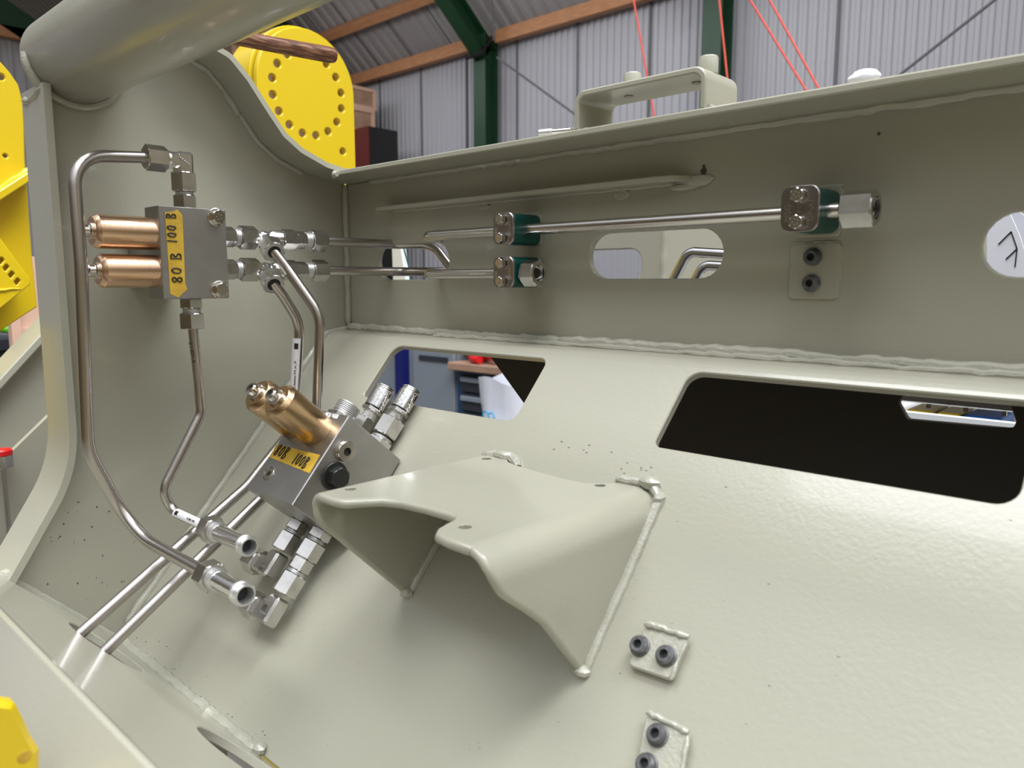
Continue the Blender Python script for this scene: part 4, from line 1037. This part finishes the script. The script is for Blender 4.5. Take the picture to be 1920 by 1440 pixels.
# nipple and test points on the upslope face
ND = -SV
N1 = thing('threaded_nipple', FP(.228, .144, .052), 'open threaded steel nipple on the lower valve block behind its bronze caps', 'fitting')
m = MB(); m.hexnut(FP(.232, .144, .052), ND, .029, .014, up=NV); m.build('hex_body', 'nut', N1)
m = MB(); m.lathe(FP(.232, .130, .052), ND, [(0, .0118), (.003, .0118)]+[(.003+.0020*k+dt, rr) for k in range(6) for dt, rr in ((0, .0118), (.0006, .0135), (.0013, .0135), (.0019, .0118))]+[(.0155, .0118), (.0155, .0095), (.006, .009)], 32); m.build('thread', 'thread', N1)
def testpoint(L, x, n, base, s_nut, s_nut2, s_knurl0, s_top, flip):
    T = thing('test_point', FP(x, .144, n), L, 'fitting', 'test points with knurled caps')
    if base: stack(T, FP(x, .144, n), ND, [('hex', base, .0255), ('thread', .003, .0122)], up=NV*.9+EX*.4)
    m = MB(); m.hexnut(FP(x, s_nut, n), ND, .0265, s_nut-s_nut2, up=NV*.9+EX*.4); m.build('union_nut', 'nut', T)
    m = MB(); m.lathe(FP(x, s_nut2, n), ND, [(0, .0078), (s_nut2-s_knurl0, .0078)], 8); m.build('neck', 'zinc', T)
    m = MB(); m.hexnut(FP(x, s_knurl0, n), ND, .0215, .0055, up=NV); m.build('collar', 'nut', T)
    # knurled cap: real diamond pattern
    s1_ = s_knurl0-.0065; ln = s1_-s_top-.004; m = MB(); nn = 64; rows = 16; p = FP(x, s1_, n); u, v, d = frame(ND); vs_ = []
    for i in range(rows+1):
        for k in range(nn):
            a = 2*math.pi*k/nn; b = i*.8
            rr = .0112+.00045*((k+i) % 2)
            vs_.append(p+d*(ln*i/rows)+u*(rr*math.cos(a))+v*(rr*math.sin(a)))
    m.add(vs_, [[i*nn+k, i*nn+(k+1) % nn, (i+1)*nn+(k+1) % nn, (i+1)*nn+k] for i in range(rows) for k in range(nn)])
    m.lathe(p, d, [(0, .0100), (.0001, .0112)], nn); m.lathe(p+d*ln, d, [(0, .0112), (.0006, .0106), (.0012, .0100), (.0034, .0100), (.0034, .0108), (.0046, .0108), (.0052, .0100), (.0052, .004)], 32)
    kc = m.build('knurled_cap', 'zinc', T, ang=15)
    m = MB(); m.ring(FP(x, s_knurl0-.006, n), ND, .0108, .0007, 28); m.build('seal_ring', 'black', T)
    # retaining chain from the cap round to the collar
    m = MB(); a = FP(x+.0115, s_top+.006, n+.001); b = FP(x+.0105, s_knurl0-.003, n+.002)
    m.ring(a+EX*.0012, NV, .0022, .0004, 14, 6)
    C_ = a.lerp(b, .5)+EX*.010+SV*(.022)
    K = 15
    for k in range(K):
        t0, t1 = k/K, (k+1)/K; bz = lambda t: a*(1-t)**2+C_*2*t*(1-t)+b*t*t
        p0, p1 = bz(t0), bz(t1); dd = (p1-p0).normalized(); uu = dd.cross(NV if k % 2 else EX).normalized(); cc = (p0+p1)/2; h_ = (p1-p0).length*.72
        m.tube([cc+dd*(h_*math.cos(q))+uu*(.0016*math.sin(q)) for q in [2*math.pi*j/10 for j in range(11)]], .00045, 0, 5)
    m.ring(FP(x, s_knurl0-.0045, n), ND, .0078, .0005, 24, 6)
    m.build('chain', 'screw', T)
testpoint('test point with knurled cap on the lower valve block, left of the two', .222, .016, .006, .1305, .112, .102, .068, 0)
testpoint('test point with knurled cap on the lower valve block, right of the two', .264, .014, .012, .127, .105, .097, .064, 1)

# ---- pipes on the back plate
yc_ = -.030
zA, zB = PY(985, 430, yc_).z-.0005, PY(920, 513, yc_).z
xs_ = PY(792, 440, yc_).x
# from the tees through the slot
ya = yy(606)
m_ = None
zA1 = zt1; xA1 = xa_
g = PY(800, 455, .012); tgt = PY(843, 500, .035)
pA = Vector((xA1, ya, zt1))
sl1 = Vector((xA1, .042, zt1))
pipe('steel pipe from the upper tee through the left slot, bending down behind it', [pA, Vector((xA1, .006, zt1)), PY(812, 458, .045), PY(850, 508, .050), PY(862, 560, .055)], .006, [.02, .03, .02], 'pipe')
pipe('steel pipe from the lower tee straight to the left slot', [Vector((xa_, ya, zt2)), Vector((xa_, .018, zt2)), Vector((.14, .06, zt2))], .006, [.03], 'pipe')
# along the back plate
def lp(L, z, xe, zslope=0):
    return pipe(L, [Vector((xs_+.0, .045, z)), Vector((xs_+.002, yc_, z)), Vector((xe, yc_, z+zslope))], .006, [.016], 'pipel')
xN1, xN2 = PY(1582, 390, yc_).x, PY(986, 514, yc_).x
lp('bright straight pipe clamped on the back plate, the upper long one', zA, xN1+.006)
lp('short bright pipe clamped on the back plate, ending in the lower clamp', zB, xN2+.006)
def endnut(L, x, z, ln):
    T = thing('union_nut', (x, yc_, z), L, 'nut', 'open nuts at the pipe ends')
    m = MB(); m.hexnut(Vector((x, yc_, z)), EX, .0255, ln, bore=.0088, up=EZ*.95+EY*-.30); m.build('nut_body', 'nut', T)
    m = MB(); m.lathe(Vector((x+ln-.006, yc_, z)), EX, [(0, .0086), (.001, .0082), (.001, .0065), (.0012, .006)], 24); m.build('cone_ring', 'zinc', T)
    m = MB(); m.lathe(Vector((x+ln*.45, yc_, z)), EX, [(0, .0056), (ln*.4, .0056)], 18); m.build('bore', 'dark', T)
endnut('large bright hexagon nut at the open end of the upper long pipe', xN1, zA, .0245)
endnut('hexagon nut beside the lower left clamp at the short pipe end', xN2, zB, .019)
def clamp(L, x0, x1, z, hz, txt, bx=.5, first=False):
    T = thing('pipe_clamp', ((x0+x1)/2, -.003, z-hz), L, 'pipe clamp', 'green pipe clamps on the back plate')
    yf_ = -.047
    def rr(h, r): return fil2([(x0-h, z-hz-h), (x1+h, z-hz-h), (x1+h, z+hz+h), (x0-h, z+hz+h)], r, 6)
    m = MB(); m.plate(rr(-.0006, .0075), [], (0, -.003, 0), EX, EZ, .042, .0008); m.build('green_body', 'green', T)
    m = MB(); m.plate(rr(0, .008), [], (0, yf_+.0015, 0), EX, EZ, .003, .0008); pl_ = m.build('cover_plate', 'plate', T)
    cx_ = (x0+x1)/2+bx*.0
    for s in (1, -1): bolt(T, (cx_, yf_-.0012, z+s*hz*.58), -EY, .0112 if x1-x0 > .031 else .0100, .0060, washer=False, mt='zinc')
    if txt:
        m = MB()
        for s_, dx, sz, zz_ in txt: m.text(s_, sz, lambda x, y, q: Vector((x0+(x1-x0)*dx+sz*.3-y, yf_-.0016-q, z-zz_*hz+x)), .0001)
        m.build('stamped_text', 'zinc', pl_)
    return T
y_f = -.047
X0, X1 = PY(1465, 390, y_f).x, PY(1537, 390, y_f).x
zc_ = (PY(1500, 347, y_f).z+PY(1500, 436, y_f).z)/2; hz = (PY(1500, 347, y_f).z-PY(1500, 436, y_f).z)/2
clamp('green pipe clamp with stamped cover plate on the right, before the large nut', X0, X1, zc_, hz*.98, [('DP-A1', .80, .0062, .55), ('MSG', .20, .0070, .55), ('4 1/2', .50, .0050, .22)])
X0, X1 = PY(926, 430, y_f).x, PY(964, 430, y_f).x
for p0, p1, L in ((398, 460, 'left green pipe clamp, upper of the stacked pair'), (480, 541, 'left green pipe clamp, lower of the stacked pair')):
    zc_ = (PY(945, p0, y_f).z+PY(945, p1, y_f).z)/2; hz = (PY(945, p0, y_f).z-PY(945, p1, y_f).z)/2
    clamp(L, X0, X1, zc_, hz*.98, [('DP-A1', .84, .0048, .5), ('MSG', .16, .0050, .5)])

# ---- loose bolt on the top flange
a = PZ(1008, 256, .1475); b = PZ(1046, 247, .1475); a.y = b.y = -.030
a, b = Vector((a.x+.012, -.045, .1505)), Vector((b.x+.012, -.035, .1505))
t = thing('loose_bolt', a-EZ*.006, 'loose bright bolt lying on the top flange left of the step bracket', 'bolt'); d = (b-a).normalized()
m = MB(); m.lathe(a, d, [(0, .0028), ((b-a).length, .0028)], 16); m.build('shank', 'zinc', t)
m = MB(); m.thread(a-d*.010, d, .0038, .014, .0012); m.build('thread', 'thread', t)
m = MB(); m.hexnut(b, d, .0105, .0045); m.build('head', 'zinc', t)
m = MB(); m.ring(b+d*.014-EZ*.0045, EZ, .0052, .0016, 20); tag(m.build('loose_washer', 'zinc'), 'small washer lying beside the loose bolt on the top flange', 'washer')
# ---- hammer handle above the side plate
xh = -.02
a, b = PX(395, 62, xh), PX(624, 104, xh)
t = thing('hammer', a-EZ*.02, 'worn dark wooden hammer handle sticking out above the curved flange', 'hammer'); d = (b-a).normalized(); up_ = Vector((0, -d.z, d.y))
m = MB(); K = 26; vs_ = []; n_ = 24
for i in range(K+1):
    f = i/K; p = a.lerp(b, f); w_ = .0105+.0035*f; hh = .0088+.0022*f
    if i == K: w_ *= .88; hh *= .88; p = p+d*.0015
    for k in range(n_):
        an = 2*math.pi*k/n_; vs_.append(p+EX*(w_*.8*math.cos(an))+up_*(hh*math.sin(an)))
m.add(vs_, [[i*n_+k, i*n_+(k+1) % n_, (i+1)*n_+(k+1) % n_, (i+1)*n_+k] for i in range(K) for k in range(n_)]+[list(range(n_))[::-1], [K*n_+k for k in range(n_)]])
m.build('handle', 'handle', t)

for o in bpy.data.objects:
    if '_o' in o.keys(): del o['_o']
